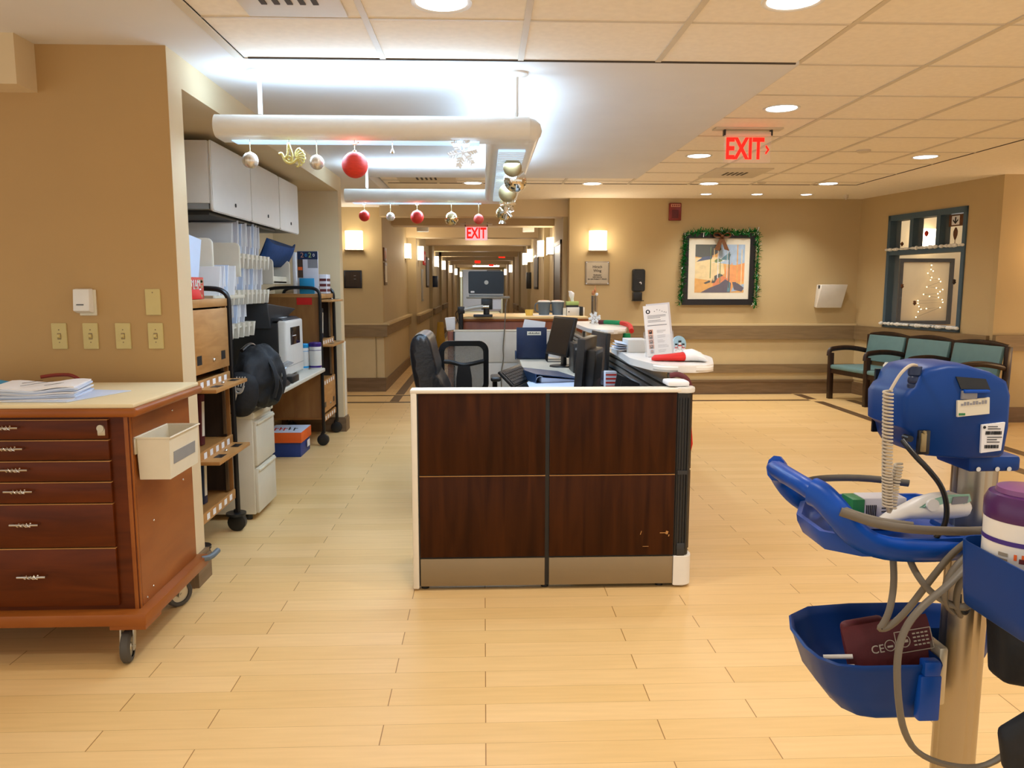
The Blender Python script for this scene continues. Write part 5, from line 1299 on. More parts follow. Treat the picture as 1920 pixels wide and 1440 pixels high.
for m, a, c in segs: MB().tube(pts[a:c + 1], .024, 10, 2).build('leg_band', m, t)
for k, m in enumerate(('greenelf', 'maroon', 'greenelf', 'maroon')):
    z0 = 1.06 - k * .11; w0 = .035 + .012 * k
    MB(50).lathe((1.345, 7.25 - .0, z0 - .11), [(w0 + .012, 0), (w0, .11)], 14).build('body_band', m, t)
# ================================================================ FAR WALL THINGS
t = thing('wing_plaque', 'square grey wing plaque with black lettering under the sconce right of the corridor', 'plaque', (1.557, 10.68, 1.68))
MB().box(1.392, 1.722, 10.66, 10.683, 1.522, 1.842, .005).build('board', 'plaqueg', t)
MB(0).box(1.41, 1.704, 10.6585, 10.662, 1.54, 1.824).build('face', 'plaquef', t)
for k, (s_, sz, z) in enumerate((('Hirsch', .05, 1.765), ('Wing', .05, 1.712), ('Dedicated', .026, 1.655), ('with love by', .026, 1.628), ('Jan and Robert F. Hirsch', .026, 1.60))):
    txt(s_, sz, 'ink', face_cam(1.557, 10.6575, z), t, off=.0006)
for x, z in ((1.41, 1.825), (1.705, 1.54), (1.705, 1.825), (1.41, 1.54)): MB().cyl((x, 10.659, z), (x, 10.656, z), .008, 10).build('screw', 'chrome', t)
t = thing('soap_dispenser', 'tall black hand sanitizer dispenser on the far wall right of the plaque', 'dispenser', (2.12, 10.68, 1.5))
MB().prism(rrect(2.035, 2.205, 1.43, 1.735, .03, 4), 10.58, 10.68, 'y', .012, 3).build('body', 'black', t)
MB().box(2.045, 2.165, 10.57, 10.68, 1.31, 1.42, .008).box(2.04, 2.185, 10.55, 10.68, 1.30, 1.312).build('drip_tray', 'black', t)
MB(50).tube([(2.125, 10.578, 1.55), (2.145, 10.576, 1.56), (2.15, 10.576, 1.53)], .007, 6, 1).build('hand_mark', 'paper2', t)
MB(0).box(2.09, 2.15, 10.5775, 10.58, 1.60, 1.607).build('slot', 'dkgrey', t)
t = thing('fire_alarm', 'dark red fire alarm box high on the far wall left of the painting', 'fire alarm', (2.605, 10.68, 2.5))
MB().box(2.525, 2.69, 10.63, 10.68, 2.39, 2.625, .008).build('body', 'alarm', t)
MB(0).box(2.545, 2.672, 10.628, 10.632, 2.57, 2.61).build('label', 'skin', t)
b = MB(0)
for k in range(4): b.box(2.56 + k * .028, 2.575 + k * .028, 10.6265, 10.6285, 2.578, 2.602)
b.build('label_print', 'alarm', t)
MB().box(2.56, 2.65, 10.622, 10.632, 2.42, 2.53, .005).build('strobe', 'maroon', t)
t = thing('framed_painting', 'square black framed abstract landscape painting on the far wall', 'painting', (3.23, 10.68, 1.7))
MB(0).use('frameblack')
fo, fi = (2.735, 3.735, 1.245, 2.225), (2.81, 3.66, 1.325, 2.155)
b = MB()
b.box(fo[0], fi[0], 10.64, 10.68, fo[2], fo[3]).box(fi[1], fo[1], 10.64, 10.68, fo[2], fo[3]).box(fi[0], fi[1], 10.64, 10.68, fo[2], fi[2]).box(fi[0], fi[1], 10.64, 10.68, fi[3], fo[3])
b.build('frame', 'frameblack', t)
MB(0).box(fi[0], fi[1], 10.655, 10.66, fi[2], fi[3]).build('mat_board', 'mat', t)
ax0, ax1, az0, az1 = 2.905, 3.592, 1.415, 2.07
art = MB(0); AY = [10.654]
def patch(c, pts):
    AY[0] -= .00012
    w_, h_ = ax1 - ax0, az1 - az0
    art.use(c).poly([(ax0 + u * w_, AY[0], az0 + v * h_) for u, v in pts])
for c, r in dict(a_gold='e0a23a', a_pale='e8cf96', a_blue='9fb9d6', a_dk='1f2a22', a_navy='24406e', a_or='d9762e', a_pur='3a2a48', a_teal='3c7a8c', a_grn='5f7a34', a_org='e89438', a_wht='dfe0dc').items(): M[c] = P('paint_' + c, r, .6, var=.12, scale=18)
patch('a_gold', [(0, 0), (1, 0), (1, 1), (0, 1)]); patch('a_pale', [(0, .3), (.35, .25), (.6, .4), (.55, .75), (0, .72)])
patch('a_blue', [(.45, .62), (1, .55), (1, 1), (.5, 1)]); patch('a_dk', [(0, .75), (.2, .72), (.42, .80), (.52, .9), (.5, 1), (0, 1)])
patch('a_navy', [(.02, .64), (.15, .74), (.35, .77), (.33, .70), (.12, .66)]); patch('a_wht', [(.34, .62), (.48, .70), (.68, .78), (.70, .72), (.5, .62)])
patch('a_teal', [(.5, .68), (.66, .82), (.72, .8), (.68, .68)]); patch('a_grn', [(.36, .66), (.47, .72), (.56, .66), (.42, .62)])
patch('a_org', [(.6, .2), (1, .24), (1, .62), (.78, .56), (.6, .48)]); patch('a_or', [(.36, .14), (.40, .30), (.55, .36), (.72, .26), (.6, .14)])
patch('a_pur', [(.12, 0), (.3, .1), (.5, .18), (.62, .28), (.74, .2), (.72, 0)]); patch('a_blue', [(.74, .02), (.8, .16), (1, .18), (1, .06)])
patch('a_dk', [(.34, .2), (.38, .34), (.5, .4), (.58, .36), (.46, .3), (.40, .2)]); patch('a_teal', [(.66, .02), (.68, .22), (.72, .22), (.72, .02)])
patch('a_dk', [(.18, .20), (.30, .26), (.32, .22), (.22, .18)]); patch('a_pur', [(.76, .22), (.84, .22), (1, .1), (.96, .02), (.8, .06)])
for u, w_, z0, z1, c in ((.30, .02, .3, .95, 'a_grn'), (.37, .025, .25, .92, 'a_pale'), (.45, .02, .3, .96, 'a_wht'), (.50, .018, .2, .7, 'a_grn'), (.68, .02, .1, .85, 'a_dk'), (.735, .022, .05, .62, 'a_org'), (.84, .025, .2, 1, 'a_gold'), (.93, .02, .15, .9, 'a_pale'), (.64, .012, .3, .95, 'a_wht')):
    patch(c, [(u, z0), (u + w_, z0), (u + w_ * .8, z1), (u + w_ * .1, z1)])
art.build('canvas', None, t)
MB(0).box(fi[0], fi[1], 10.648, 10.649, fi[2], fi[3]).build('glass', 'clear2', t)
# tinsel garland around the frame and its bow
t = tag(MB(0).use('tinsel').build('tinsel_garland'), 'glittering green tinsel garland draped around three sides of the painting', 'garland') if False else None
b = MB(0).use('tinsel'); rr = random.Random(11)
path = [(2.70, 1.26), (2.72, 1.5), (2.73, 1.75), (2.745, 2.0), (2.75, 2.2), (2.95, 2.24), (3.2, 2.235), (3.5, 2.235), (3.74, 2.24), (3.76, 2.0), (3.755, 1.7), (3.765, 1.45), (3.74, 1.22)]
for (x0, z0), (x1, z1) in zip(path, path[1:]):
    n = int(math.hypot(x1 - x0, z1 - z0) * 460)
    for k in range(n):
        u = k / n; x, z = x0 + (x1 - x0) * u, z0 + (z1 - z0) * u
        v = Vector((rr.gauss(0, 1), rr.gauss(0, .7), rr.gauss(0, 1))).normalized(); L = rr.uniform(.03, .075)
        p = Vector((x, 10.615, z)); e = p + v * L; e.y = min(e.y, 10.675); s_ = v.cross(Vector((rr.random(), rr.random(), 1))).normalized() * .004
        b.use('snow' if rr.random() < .05 else 'tinsel').poly([tuple(p - s_), tuple(p + s_), tuple(e + s_), tuple(e - s_)])
g = b.build('tinsel_garland'); tag(g, 'glittering green tinsel garland draped around the painting frame', 'garland'); g['kind'] = 'stuff'
t = thing('ribbon_bow', 'brown ribbon bow on top of the painting frame', 'bow', (3.25, 10.61, 2.17))
for s_ in (-1, 1):
    MB(60).tube([(3.25, 10.61, 2.18), (3.25 + s_ * .06, 10.59, 2.225), (3.25 + s_ * .12, 10.60, 2.21), (3.25 + s_ * .10, 10.60, 2.165), (3.25, 10.61, 2.175)], .02, 8, 2, flat=(.022, .008)).build('loop', 'bow', t)
    MB(40).hexa([(3.25 - .02, 10.60, 2.17), (3.25 + .02, 10.60, 2.17), (3.25 + .02, 10.605, 2.17), (3.25 - .02, 10.605, 2.17), (3.25 + s_ * .07 - .035, 10.585, 2.0), (3.25 + s_ * .07 + .035, 10.585, 1.98), (3.25 + s_ * .07 + .035, 10.59, 1.98), (3.25 + s_ * .07 - .035, 10.59, 2.0)]).build('tail', 'bow', t)
MB().sphere((3.25, 10.595, 2.18), .025, 10, 8).build('knot', 'bow', t)
t = thing('wall_box', 'white square fold out box on the far wall between the painting and the corner', 'wall box', (4.78, 10.68, 1.36))
MB().hexa([(4.60, 10.60, 1.205), (4.955, 10.60, 1.205), (4.955, 10.68, 1.215), (4.60, 10.68, 1.215), (4.625, 10.50, 1.525), (4.985, 10.50, 1.525), (4.985, 10.68, 1.525), (4.625, 10.68, 1.525)], .008).build('body', 'white', t)
MB(0).hexa([(4.87, 10.582, 1.28), (4.875, 10.582, 1.28), (4.875, 10.584, 1.28), (4.87, 10.584, 1.28), (4.885, 10.537, 1.42), (4.89, 10.537, 1.42), (4.89, 10.539, 1.42), (4.885, 10.539, 1.42)]).build('print', 'greyink', t)
MB().box(4.615, 4.635, 10.56, 10.60, 1.47, 1.515, .002).build('latch', 'ink', t)
t = thing('call_panel', 'dark brown recessed panel on the far left wall under the sconce', 'wall panel', (-1.845, 11.1, 1.6))
MB().box(-1.97, -1.72, 11.08, 11.1, 1.475, 1.725, .004).build('frame', 'frameblack', t)
MB(0).box(-1.95, -1.74, 11.078, 11.082, 1.495, 1.705).build('face', 'oakin', t)
for z in (1.645, 1.60): MB(0).box(-1.83, -1.80, 11.0765, 11.0785, z, z + .006).build('mark', 'greyink', t)

# ================================================================ CORRIDOR THINGS
def wsign(name, label, cat, x, y0, y1, z0, z1, m, d=.02, s=1, face=None):
    t = thing(name, label, cat, (x, (y0 + y1) / 2, z0))
    MB().box(min(x, x + s * d), max(x, x + s * d), y0, y1, z0, z1, .003).build('frame', m, t)
    if face: MB(0).box(min(x + s * d, x + s * (d + .002)), max(x + s * d, x + s * (d + .002)), y0 + .04, y1 - .04, z0 + .04, z1 - .04).build('face', face, t)
    return t
wsign('room_sign', 'upper small square sign at the corner of the left corridor wall', 'sign', -1.43, 11.2, 11.45, 1.86, 2.05, 'bow', face='skin')
wsign('room_sign', 'lower tall cream sign at the corner of the left corridor wall', 'sign', -1.43, 11.22, 11.5, 1.52, 1.84, 'base', face='mat')
t = wsign('extinguisher_sign', 'red fire extinguisher sign beside the second left sconce', 'sign', -1.27, 16.4, 17.0, 1.95, 2.24, 'red')
MB(50).tube([(-1.247, 16.6, 2.12), (-1.247, 16.7, 2.17), (-1.247, 16.8, 2.12), (-1.247, 16.78, 2.02), (-1.247, 16.62, 2.02)], .02, 6, 1, flat=(.006, .02)).build('pictogram', 'paper', t)
wsign('notice_frame', 'grey framed notice on the left corridor wall by the extinguisher sign', 'picture', -1.27, 15.9, 16.3, 1.2, 1.85, 'grey', face='plaquef')
wsign('framed_picture', 'dark framed picture on the left corridor wall', 'picture', -1.27, 17.2, 18.0, 1.48, 2.14, 'frameblack', face='greyink')
wsign('framed_picture', 'black framed picture on the right corridor wall near the second sconce', 'picture', 1.02, 14.5, 15.6, 1.45, 2.1, 'frameblack', s=-1, face='greyink')
wsign('wall_screen', 'black wall screen on the right corridor wall behind the framed picture', 'screen', 1.02, 16.7, 16.95, 1.45, 1.8, 'black', d=.1, s=-1)
wsign('sanitizer_dispenser', 'dark blue dispenser on the left corridor wall', 'dispenser', -1.27, 19.45, 19.7, 1.48, 1.76, 'navy', d=.12)
for y, z, s_, lb in ((13.6, 2.34, -1, 'small white smoke detector box high on the left of the corridor'), (13.6, 2.34, 1, 'small white smoke detector box high on the right of the corridor')):
    x = -1.05 if s_ < 0 else .78
    t = thing('smoke_detector', lb, 'detector', (x, y, z))
    MB().box(x - .1, x + .1, y, y + .14, 2.44, 2.62, .006).build('body', 'white', t)
    b = MB(0)
    for k in range(4): b.box(x - .07, x + .07, y - .002, y + .001, 2.47 + k * .03, 2.475 + k * .03)
    b.build('grille', 'tbar', t)
t = thing('caution_sign', 'yellow folding caution sign standing by the left corridor wall', 'caution sign', (-1.08, 19.3, 0))
for d in (-.1, .1): MB().hexa([(-1.2, 19.3 + d, 0), (-.96, 19.3 + d, 0), (-.96, 19.32 + d, 0), (-1.2, 19.32 + d, 0), (-1.15, 19.3 + d * .1, .62), (-1.01, 19.3 + d * .1, .62), (-1.01, 19.32 + d * .1, .62), (-1.15, 19.32 + d * .1, .62)], .006).build('panel', 'yellow', t)

# ================================================================ WINDOW, BENCH AND RIGHT WALL
b = MB(0).use('bluefr')
def rwb(*a): rwbox(b, *a)
for a in ((W0, W0 + .05, -.14, .02, WB, WT), (W1 - .05, W1, -.14, .02, WB, WT), (W0, W1, -.14, .02, WB, WB + .06), (W0, W1, -.14, .02, WT - .07, WT), (W0, W1, -.14, .015, 1.90, 1.96), (1.0, 1.06, -.14, .01, 1.96, WT - .05), (1.46, 1.52, -.14, .01, 1.96, WT - .05)): rwb(*a)
wn = b.build('window_1', kind='structure')
b = MB(0); rwbox(b, W0 + .04, W1 - .04, -.075, -.07, WB + .05, 1.91); b.build('window_pane', 'glass', wn)
for s0, s1 in ((W0 + .04, 1.01), (1.05, 1.47), (1.51, W1 - .04)):
    b = MB(0); rwbox(b, s0, s1, -.075, -.07, 1.95, WT - .06); b.build('window_pane', 'glass', wn)
def snow_strip(s0, s1, d, z, label, h=.035, seed=1):
    b = MB(60); rr = random.Random(seed); n = int((s1 - s0) / .035)
    for k in range(n):
        p = rw(s0 + (s1 - s0) * (k + rr.random()) / n, d + rr.uniform(-.006, .006), z + h * .5)
        b.sphere(p, h * rr.uniform(.55, .9), 8, 6, (1, .8, rr.uniform(.5, .9)))
    tag(b.build('snow_garland', 'snowm'), label, 'snow garland')
snow_strip(W0 + .02, 1.02, .03, 1.955, 'fluffy white snow strip on the middle rail under the left upper pane', seed=1)
snow_strip(1.04, 1.48, .03, 1.955, 'fluffy white snow strip on the middle rail under the centre upper pane', seed=2)
snow_strip(1.50, W1 - .02, .03, 1.955, 'fluffy white snow strip on the middle rail under the right upper pane', seed=3)
snow_strip(W0 - .03, W1, .04, 1.0, 'long fluffy white snow strip along the window sill behind the bench', seed=4)
t = thing('arrow_sign', 'small black sign with a white down arrow symbol in the upper right window pane', 'sign', rw(1.70, -.06, 2.25))
b = MB(0); rwbox(b, 1.58, 1.80, -.068, -.06, 2.20, 2.335); b.build('plate', 'bow', t)
b = MB(0); rwbox(b, 1.625, 1.745, -.0605, -.058, 2.215, 2.32); b.build('white_field', 'paper', t)
b = MB(0); rwbox(b, 1.675, 1.695, -.0585, -.056, 2.245, 2.305)
for sg in (-1, 1):
    b.hexa([rw(1.685, -.056, 2.225), rw(1.685, -.058, 2.225), rw(1.685 + sg * .04, -.058, 2.262), rw(1.685 + sg * .04, -.056, 2.262), rw(1.685, -.056, 2.245), rw(1.685, -.058, 2.245), rw(1.685 + sg * .04, -.058, 2.282), rw(1.685 + sg * .04, -.056, 2.282)])
b.build('arrow', 'ink', t)
t = thing('leaf_charm', 'brown leaf shaped charm hanging in the upper right window pane', 'window charm', rw(1.7, -.055, 2.1))
b = MB(50)
b.rings([[rw(1.70 + rx * math.cos(a) + .02 * (z - 2.1), -.055 + .006 * math.sin(a), z) for a in [2 * PI * k / 10 for k in range(10)]] for z, rx in ((2.04, .004), (2.06, .02), (2.10, .035), (2.14, .036), (2.17, .02), (2.185, .006))]); b.build('leaf', 'bow', t)
b = MB(); b.cyl(rw(1.70, -.055, 2.0), rw(1.70, -.055, 2.05), .004, 6); b.build('stem', 'bow', t)
tag(MB(50).lathe(rw(1.23, -.05, 2.14), [(.001, -.035), (.02, -.01), (.024, .015), (.012, .035), (.001, .04)], 12).build('window_charm', 'redm'), 'small red charm hanging in the lit centre upper pane', 'window charm')
tag(MB(50).lathe(rw(.80, -.05, 2.04), [(.001, -.03), (.018, -.008), (.02, .01), (.001, .03)], 12).build('window_charm', 'bow'), 'small brown charm hanging in the left upper pane', 'window charm')
for s_, z, m, lb in ((.83, 1.50, 'bow', 'tiny brown sticker on the left of the big window pane'), (1.08, 1.29, 'bow', 'tiny brown sticker low in the middle of the big window pane'), (1.72, 1.55, 'oakin', 'small dark sticker on the right of the big window pane'), (1.86, 1.22, 'snowm', 'small white snow sticker at the right edge of the big window pane')):
    b = MB(50).lathe(rw(s_, -.066, z), [(.001, -.03), (.022, -.005), (.014, .01), (.02, .025), (.001, .035)], 10); tag(b.build('window_sticker', m), lb, 'sticker')
# what shows through the glass
t = thing('framed_board', 'black framed board with a tree of fairy lights seen through the window', 'framed board', (7.36, 12.75, 1.4))
MB(0).box(6.9, 6.96, 12.72, 12.8, .87, 1.96).box(7.76, 7.82, 12.72, 12.8, .87, 1.96).box(6.96, 7.76, 12.72, 12.8, .87, .93).box(6.96, 7.76, 12.72, 12.8, 1.90, 1.96).build('frame', 'frameblack', t)
MB(0).box(6.96, 7.76, 12.76, 12.8, .93, 1.90).build('board', 'wall2', t)
t = thing('fairy_light_tree', 'tree shaped string of tiny warm fairy lights behind the window glass', 'fairy lights', (7.4, 12.7, 1.4))
pts = [(7.416, 1.848), (7.412, 1.779), (7.449, 1.753), (7.362, 1.718), (7.43, 1.648), (7.415, 1.605), (7.557, 1.622), (7.587, 1.579), (7.36, 1.491), (7.523, 1.474), (7.632, 1.448), (7.59, 1.413), (7.556, 1.378), (7.314, 1.369), (7.416, 1.334), (7.57, 1.316), (7.635, 1.281), (7.223, 1.264), (7.648, 1.237), (7.226, 1.22), (7.247, 1.167), (7.286, 1.123), (7.241, 1.08), (7.376, 1.132), (7.609, 1.149), (7.208, .99)]
MB().tube([(x, 12.70, z) for x, z in pts], .0025, 5, 0).build('wire', 'cable', t)
for x, z in pts: MB(60).sphere((x, 12.695, z), .008, 8, 6).build('bulb', 'e_bulb', t)
t = thing('room_lamp', 'lit white wall lamp seen through the centre upper pane', 'wall lamp', (7.3, 12.8, 2.28))
MB().box(7.18, 7.46, 12.66, 12.78, 2.12, 2.44, .02).build('shade', 'e_sconce', t)
MB().box(7.28, 7.36, 12.77, 12.8, 2.2, 2.36).build('back_plate', 'chrome', t)

# three-seat bench along the window wall
t = thing('waiting_bench', 'row of three teal padded seats with dark wood arms under the window', 'bench', rw(1.4, .35, 0))
S0, SW = .42, .76
for k in range(3):
    a, c = S0 + k * SW + .035, S0 + (k + 1) * SW - .035
    b = MB(40); rwbox(b, a, c, .12, .66, .41, .465, .018); b.build('seat', 'teal', t)
    b = MB(40)
    b.hexa([rw(c, .155, .52), rw(c, .105, .52), rw(a, .105, .52), rw(a, .155, .52), rw(c, .095, .86), rw(c, .05, .86), rw(a, .05, .86), rw(a, .095, .86)], .012); b.build('backrest', 'teal', t)
    b = MB(40)
    n = 8; up = [rw(a - .03 + (c - a + .06) * i / n, .045, .855 + .035 * math.sin(PI * i / n)) for i in range(n + 1)]
    b.tube(up, .03, 8, 1, flat=(.022, .03)); b.build('top_rail', 'espresso', t)
    b = MB(); rwbox(b, a - .03, c + .03, .60, .64, .35, .41); rwbox(b, a - .03, c + .03, .12, .16, .35, .41); b.build('seat_rail', 'espresso', t)
for k in range(4):
    s_ = S0 + k * SW
    b = MB(40); b.hexa([rw(s_ + .03, .65, 0), rw(s_ + .03, .59, 0), rw(s_ - .03, .59, 0), rw(s_ - .03, .65, 0), rw(s_ + .03, .66, .62), rw(s_ + .03, .60, .62), rw(s_ - .03, .60, .62), rw(s_ - .03, .66, .62)], .004); b.build('front_leg', 'espresso', t)
    b = MB(40); b.hexa([rw(s_ + .028, .10, 0), rw(s_ + .028, .04, 0), rw(s_ - .028, .04, 0), rw(s_ - .028, .10, 0), rw(s_ + .028, .08, .86), rw(s_ + .028, .025, .86), rw(s_ - .028, .025, .86), rw(s_ - .028, .08, .86)], .004); b.build('rear_leg', 'espresso', t)
    b = MB(50).tube([rw(s_, .66, .58), rw(s_, .655, .655), rw(s_, .60, .675), rw(s_, .4, .69), rw(s_, .2, .665), rw(s_, .06, .63)], .03, 8, 2, flat=(.032, .022)); b.build('armrest', 'espresso', t)
b = MB(60); rr = random.Random(9)
for k in range(14): b.sphere(rw(S0 + SW * .86 + rr.uniform(-.06, .06), .24 + rr.uniform(-.05, .05), .485 + rr.uniform(0, .04)), rr.uniform(.02, .035), 8, 6)
tag(b.build('snow_puff', 'snowm'), 'small puff of white fake snow lying on the first bench seat', 'fake snow')
# string lights at the far right edge
for x, y, z, lb in ((5.95, 7.9, .93, 'cluster of fairy lights on the rail at the right picture edge'), (6.0, 7.8, .42, 'lower cluster of fairy lights at the right picture edge')):
    t = thing('fairy_lights', lb, 'fairy lights', (x, y, z)); rr = random.Random(int(z * 100))
    pp = [(x + rr.uniform(-.12, .1), y + rr.uniform(-.1, .1), z + rr.uniform(-.07, .09)) for _ in range(6)]
    MB().tube(pp, .003, 5, 1).build('wire', 'cable', t)
    for p in pp: MB(60).sphere(p, .012, 8, 6).build('bulb', 'e_bulb', t)
light('POINT', 'fairy_glow', (5.85, 7.75, .8), 3, (1, .6, .25), .1)
light('POINT', 'fairy_glow', (6.2, 7.95, 1.9), 8, (1, .6, .25), .2)

# ================================================================ VITALS MONITOR ON ITS STAND
t = thing('vitals_monitor', 'blue vital signs monitor on a steel pole at the right foreground', 'medical monitor', (1.06, 1.6, 0))
px, py_ = 1.06, 1.60
sil = [(0.837, 1.2783), (0.8469, 1.2948), (0.8568, 1.3012), (0.8637, 1.3232), (0.8805, 1.3388), (0.9209, 1.347), (0.9636, 1.3461), (1.0162, 1.3314), (1.0498, 1.3131), (1.0605, 1.2838), (1.062, 1.2151), (1.0559, 1.1601), (1.0483, 1.1527), (0.9751, 1.15), (0.8973, 1.1573), (0.8744, 1.1647), (0.8645, 1.1802), (0.8576, 1.2041), (0.8401, 1.2169)]
cx, cz = .95, 1.245
b = MB(45)
def dv(y, s_, dz=0): return [(cx + (a - cx) * s_, y, cz + (c - cz) * s_ + dz) for a, c in sil]
b.rings([dv(1.497, .90), dv(1.502, .96), dv(1.512, .985), dv(1.535, 1), dv(1.62, 1.0), dv(1.65, .97), dv(1.66, .92)])
dev = b.build('monitor_housing', 'blue', t)
MB(0).box(.86, 1.04, 1.658, 1.665, 1.18, 1.32).build('front_screen', 'screen', dev)
MB(0).prism([(.938, 1.322), (.999, 1.317), (1.01, 1.295), (.95, 1.297)], 1.4945, 1.506, 'y').build('handle_recess', 'black', dev)
MB().box(.954, 1.006, 1.488, 1.50, 1.289, 1.296, .002).build('handle_lip', 'bluet', dev)
MB(0).box(0.9516, 0.9824, 1.492, 1.498, 1.277, 1.2935).build('rating_plate', 'greyink', dev)
MB(0).prism([(0.9433, 1.2739), (1.0081, 1.2801), (1.0101, 1.2472), (0.9454, 1.241)], 1.492, 1.498, 'y').build('inventory_label', 'cream', dev)
b = MB(0)
for k in range(9): b.box(0.9505 + k * .006, 0.9546 + k * .006, 1.4912, 1.4925, 1.2637 + .0005 * k, 1.2678 + .0005 * k + (.003 if k % 3 else 0))
b.build('label_print', 'greyink', dev)
b = MB(0)
for k in range(3): b.box(0.9474 + k * .0045, 0.951 + k * .0045, 1.4912, 1.4925, 1.2441, 1.2488)
b.build('label_stamp', 'green', dev)
MB(0).prism([(0.9968, 1.2246), (1.044, 1.2297), (1.0399, 1.1722), (0.9988, 1.1671)], 1.492, 1.498, 'y').build('white_label', 'paper', dev)
b = MB(0); rr = random.Random(12)
lx, lz = 1.005, 1.1917
for k in range(14): b.box(lx + k * .0024, lx + k * .0024 + .0012 + rr.uniform(0, .001), 1.4912, 1.4925, lz + .013, lz + .020)
for k in range(12): b.box(lx + k * .0024, lx + k * .0024 + .0012 + rr.uniform(0, .001), 1.4912, 1.4925, lz - .015, lz - .008)
for z, w_ in ((.0285, .02), (.024, .026), (.007, .03), (.002, .02), (-.003, .026)): b.box(lx + .004, lx + .004 + w_, 1.4912, 1.4925, lz + z, lz + z + .0016)
b.cyl((lx - .003, 1.4912, lz + .028), (lx - .003, 1.4925, lz + .028), .003, 10); b.build('barcode', 'ink', dev)
MB().use('black').box(0.8683, 0.892, 1.490, 1.500, 1.165, 1.2143, .002).use('gold').box(0.8719, 0.8822, 1.486, 1.492, 1.1712, 1.2092, .001).cyl((0.8771, 1.489, 1.2118), (0.8771, 1.484, 1.2118), .003, 8).build('data_port', None, dev)
MB().cyl((0.8498, 1.51, 1.1979), (0.8498, 1.488, 1.1979), .0065, 12).build('hose_port', 'black', dev)
MB().lathe((0.8652, 1.515, 1.2924), [(.001, 0), (.0125, 0), (.0125, .012), (.0105, .014), (.0125, .017), (.0125, .026), (.0105, .029), (.013, .032), (.013, .048), (.001, .049)], 18).build('probe_well', 'navy', dev)
MB().box(1.0, 1.112, 1.53, 1.65, 1.118, 1.152, .008).build('mounting_plate', 'blue', t)
for x in (1.02, 1.06, 1.085): MB().cyl((x, 1.527, 1.125), (x, 1.531, 1.125), .005, 10).build('screw', 'chrome', t)
# pole: ribbed aluminium extrusion
pr = []
for i in range(48):
    a = 2 * PI * i / 48; r_ = .0445 * (1 - .06 * (1 if (i % 12) in (0, 1) else 0)); pr.append((r_ * math.cos(a), r_ * math.sin(a)))
MB(20).rings([[(px + a, py_ + c, z) for a, c in pr] for z in (.06, 1.12)]).build('pole', 'steel', t)
for k in range(5):
    a = R(90 + 72 * k); e = (px + .30 * math.cos(a), py_ + .30 * math.sin(a))
    l = MB(45).tube([(px, py_, .09), (px + .15 * math.cos(a), py_ + .15 * math.sin(a), .085), (e[0], e[1], .07)], .03, 10, 1, flat=(.035, .02)).build('base_leg', 'bluet', t)
    MB().lathe((e[0], e[1], .03), [(.001, -.014), (.03, -.014), (.03, .014), (.001, .014)], 16, 'y').build('wheel', 'black', l)
# tray with its swan-neck handle
b = MB(50)
to = [(.69, 1.52), (.75, 1.47), (.88, 1.46), (1.05, 1.47), (1.12, 1.56), (1.14, 1.70), (1.05, 1.80), (.86, 1.80), (.74, 1.74), (.69, 1.64)]
cxx, cyy = .92, 1.63
def tr(z, s_): return [(cxx + (a - cxx) * s_, cyy + (c - cyy) * s_, z) for a, c in to]
b.rings([tr(.955, .80), tr(.958, .93), tr(.985, .99), tr(1.0, 1.0), tr(1.0, .95), tr(.985, .92), tr(.972, .86)]); tray = b.build('tray', 'bluet', t)
b = MB(50)
for y, sgn in ((1.475, 1), (1.775, -1)):
    b.tube([(.672, y + sgn * .05, 1.083), (.685, y + sgn * .03, 1.078), (.705, y, 1.05), (.735, y - sgn * .0, 1.01), (.79, y - sgn * .005, .978), (.90, y - sgn * .0, .97), (1.0, y + sgn * .02, .97)], .02, 10, 2, flat=(.021, .03))
b.tube([(.70, 1.52, 1.062), (.672, 1.53, 1.084), (.664, 1.60, 1.088), (.664, 1.66, 1.088), (.672, 1.72, 1.084), (.70, 1.73, 1.062)], .02, 10, 2, flat=(.026, .02))
b.build('handle', 'bluet', t)
MB(50).tube([(1.10, 1.75, 1.0), (1.20, 1.76, 1.018), (1.32, 1.74, 1.012), (1.40, 1.66, 1.005)], .018, 10, 2).build('side_rail', 'bluet', t)
MB().box(1.0, 1.12, 1.49, 1.66, .95, .985, .01).build('tray_bracket', 'blue', t)
# gray flat strap wound round the tray
MB(50).tube([(.835, 1.435, 1.035), (.76, 1.435, 1.045), (.70, 1.46, 1.062), (.68, 1.52, 1.078), (.70, 1.66, 1.065), (.80, 1.78, 1.045), (.92, 1.80, 1.04), (1.02, 1.78, 1.03)], .006, 8, 2, flat=(.004, .009)).tube([(.70, 1.455, 1.06), (.78, 1.43, 1.035), (.90, 1.42, 1.028), (1.0, 1.42, 1.03), (1.03, 1.45, 1.03)], .006, 8, 2, flat=(.004, .009)).build('hose_loop', 'cable', t)
# coiled probe cord
b = MB(50); n = 34 * 8
def pl(u, P_):
    q = u * (len(P_) - 1); i = min(int(q), len(P_) - 2); f = q - i; return Vector(P_[i]) * (1 - f) + Vector(P_[i + 1]) * f
cp = [(.779, 1.452, 1.30), (.783, 1.452, 1.22), (.787, 1.452, 1.14), (.792, 1.452, 1.07)]
b.tube([tuple(pl(k / n, cp) + Vector((.0085 * math.cos(2 * PI * k / 8), .0085 * math.sin(2 * PI * k / 8), 0))) for k in range(n + 1)], .0026, 5, 0)
cp2 = [(.822, 1.475, 1.15), (.811, 1.465, 1.11), (.805, 1.46, 1.065)]
n2 = 14 * 8
b.tube([tuple(pl(k / n2, cp2) + Vector((.0075 * math.cos(2 * PI * k / 8), .0075 * math.sin(2 * PI * k / 8), 0))) for k in range(n2 + 1)], .0026, 5, 0)
b.tube([(.865, 1.51, 1.343), (.84, 1.485, 1.348), (.805, 1.458, 1.335), (.783, 1.452, 1.30)], .0032, 6, 2)
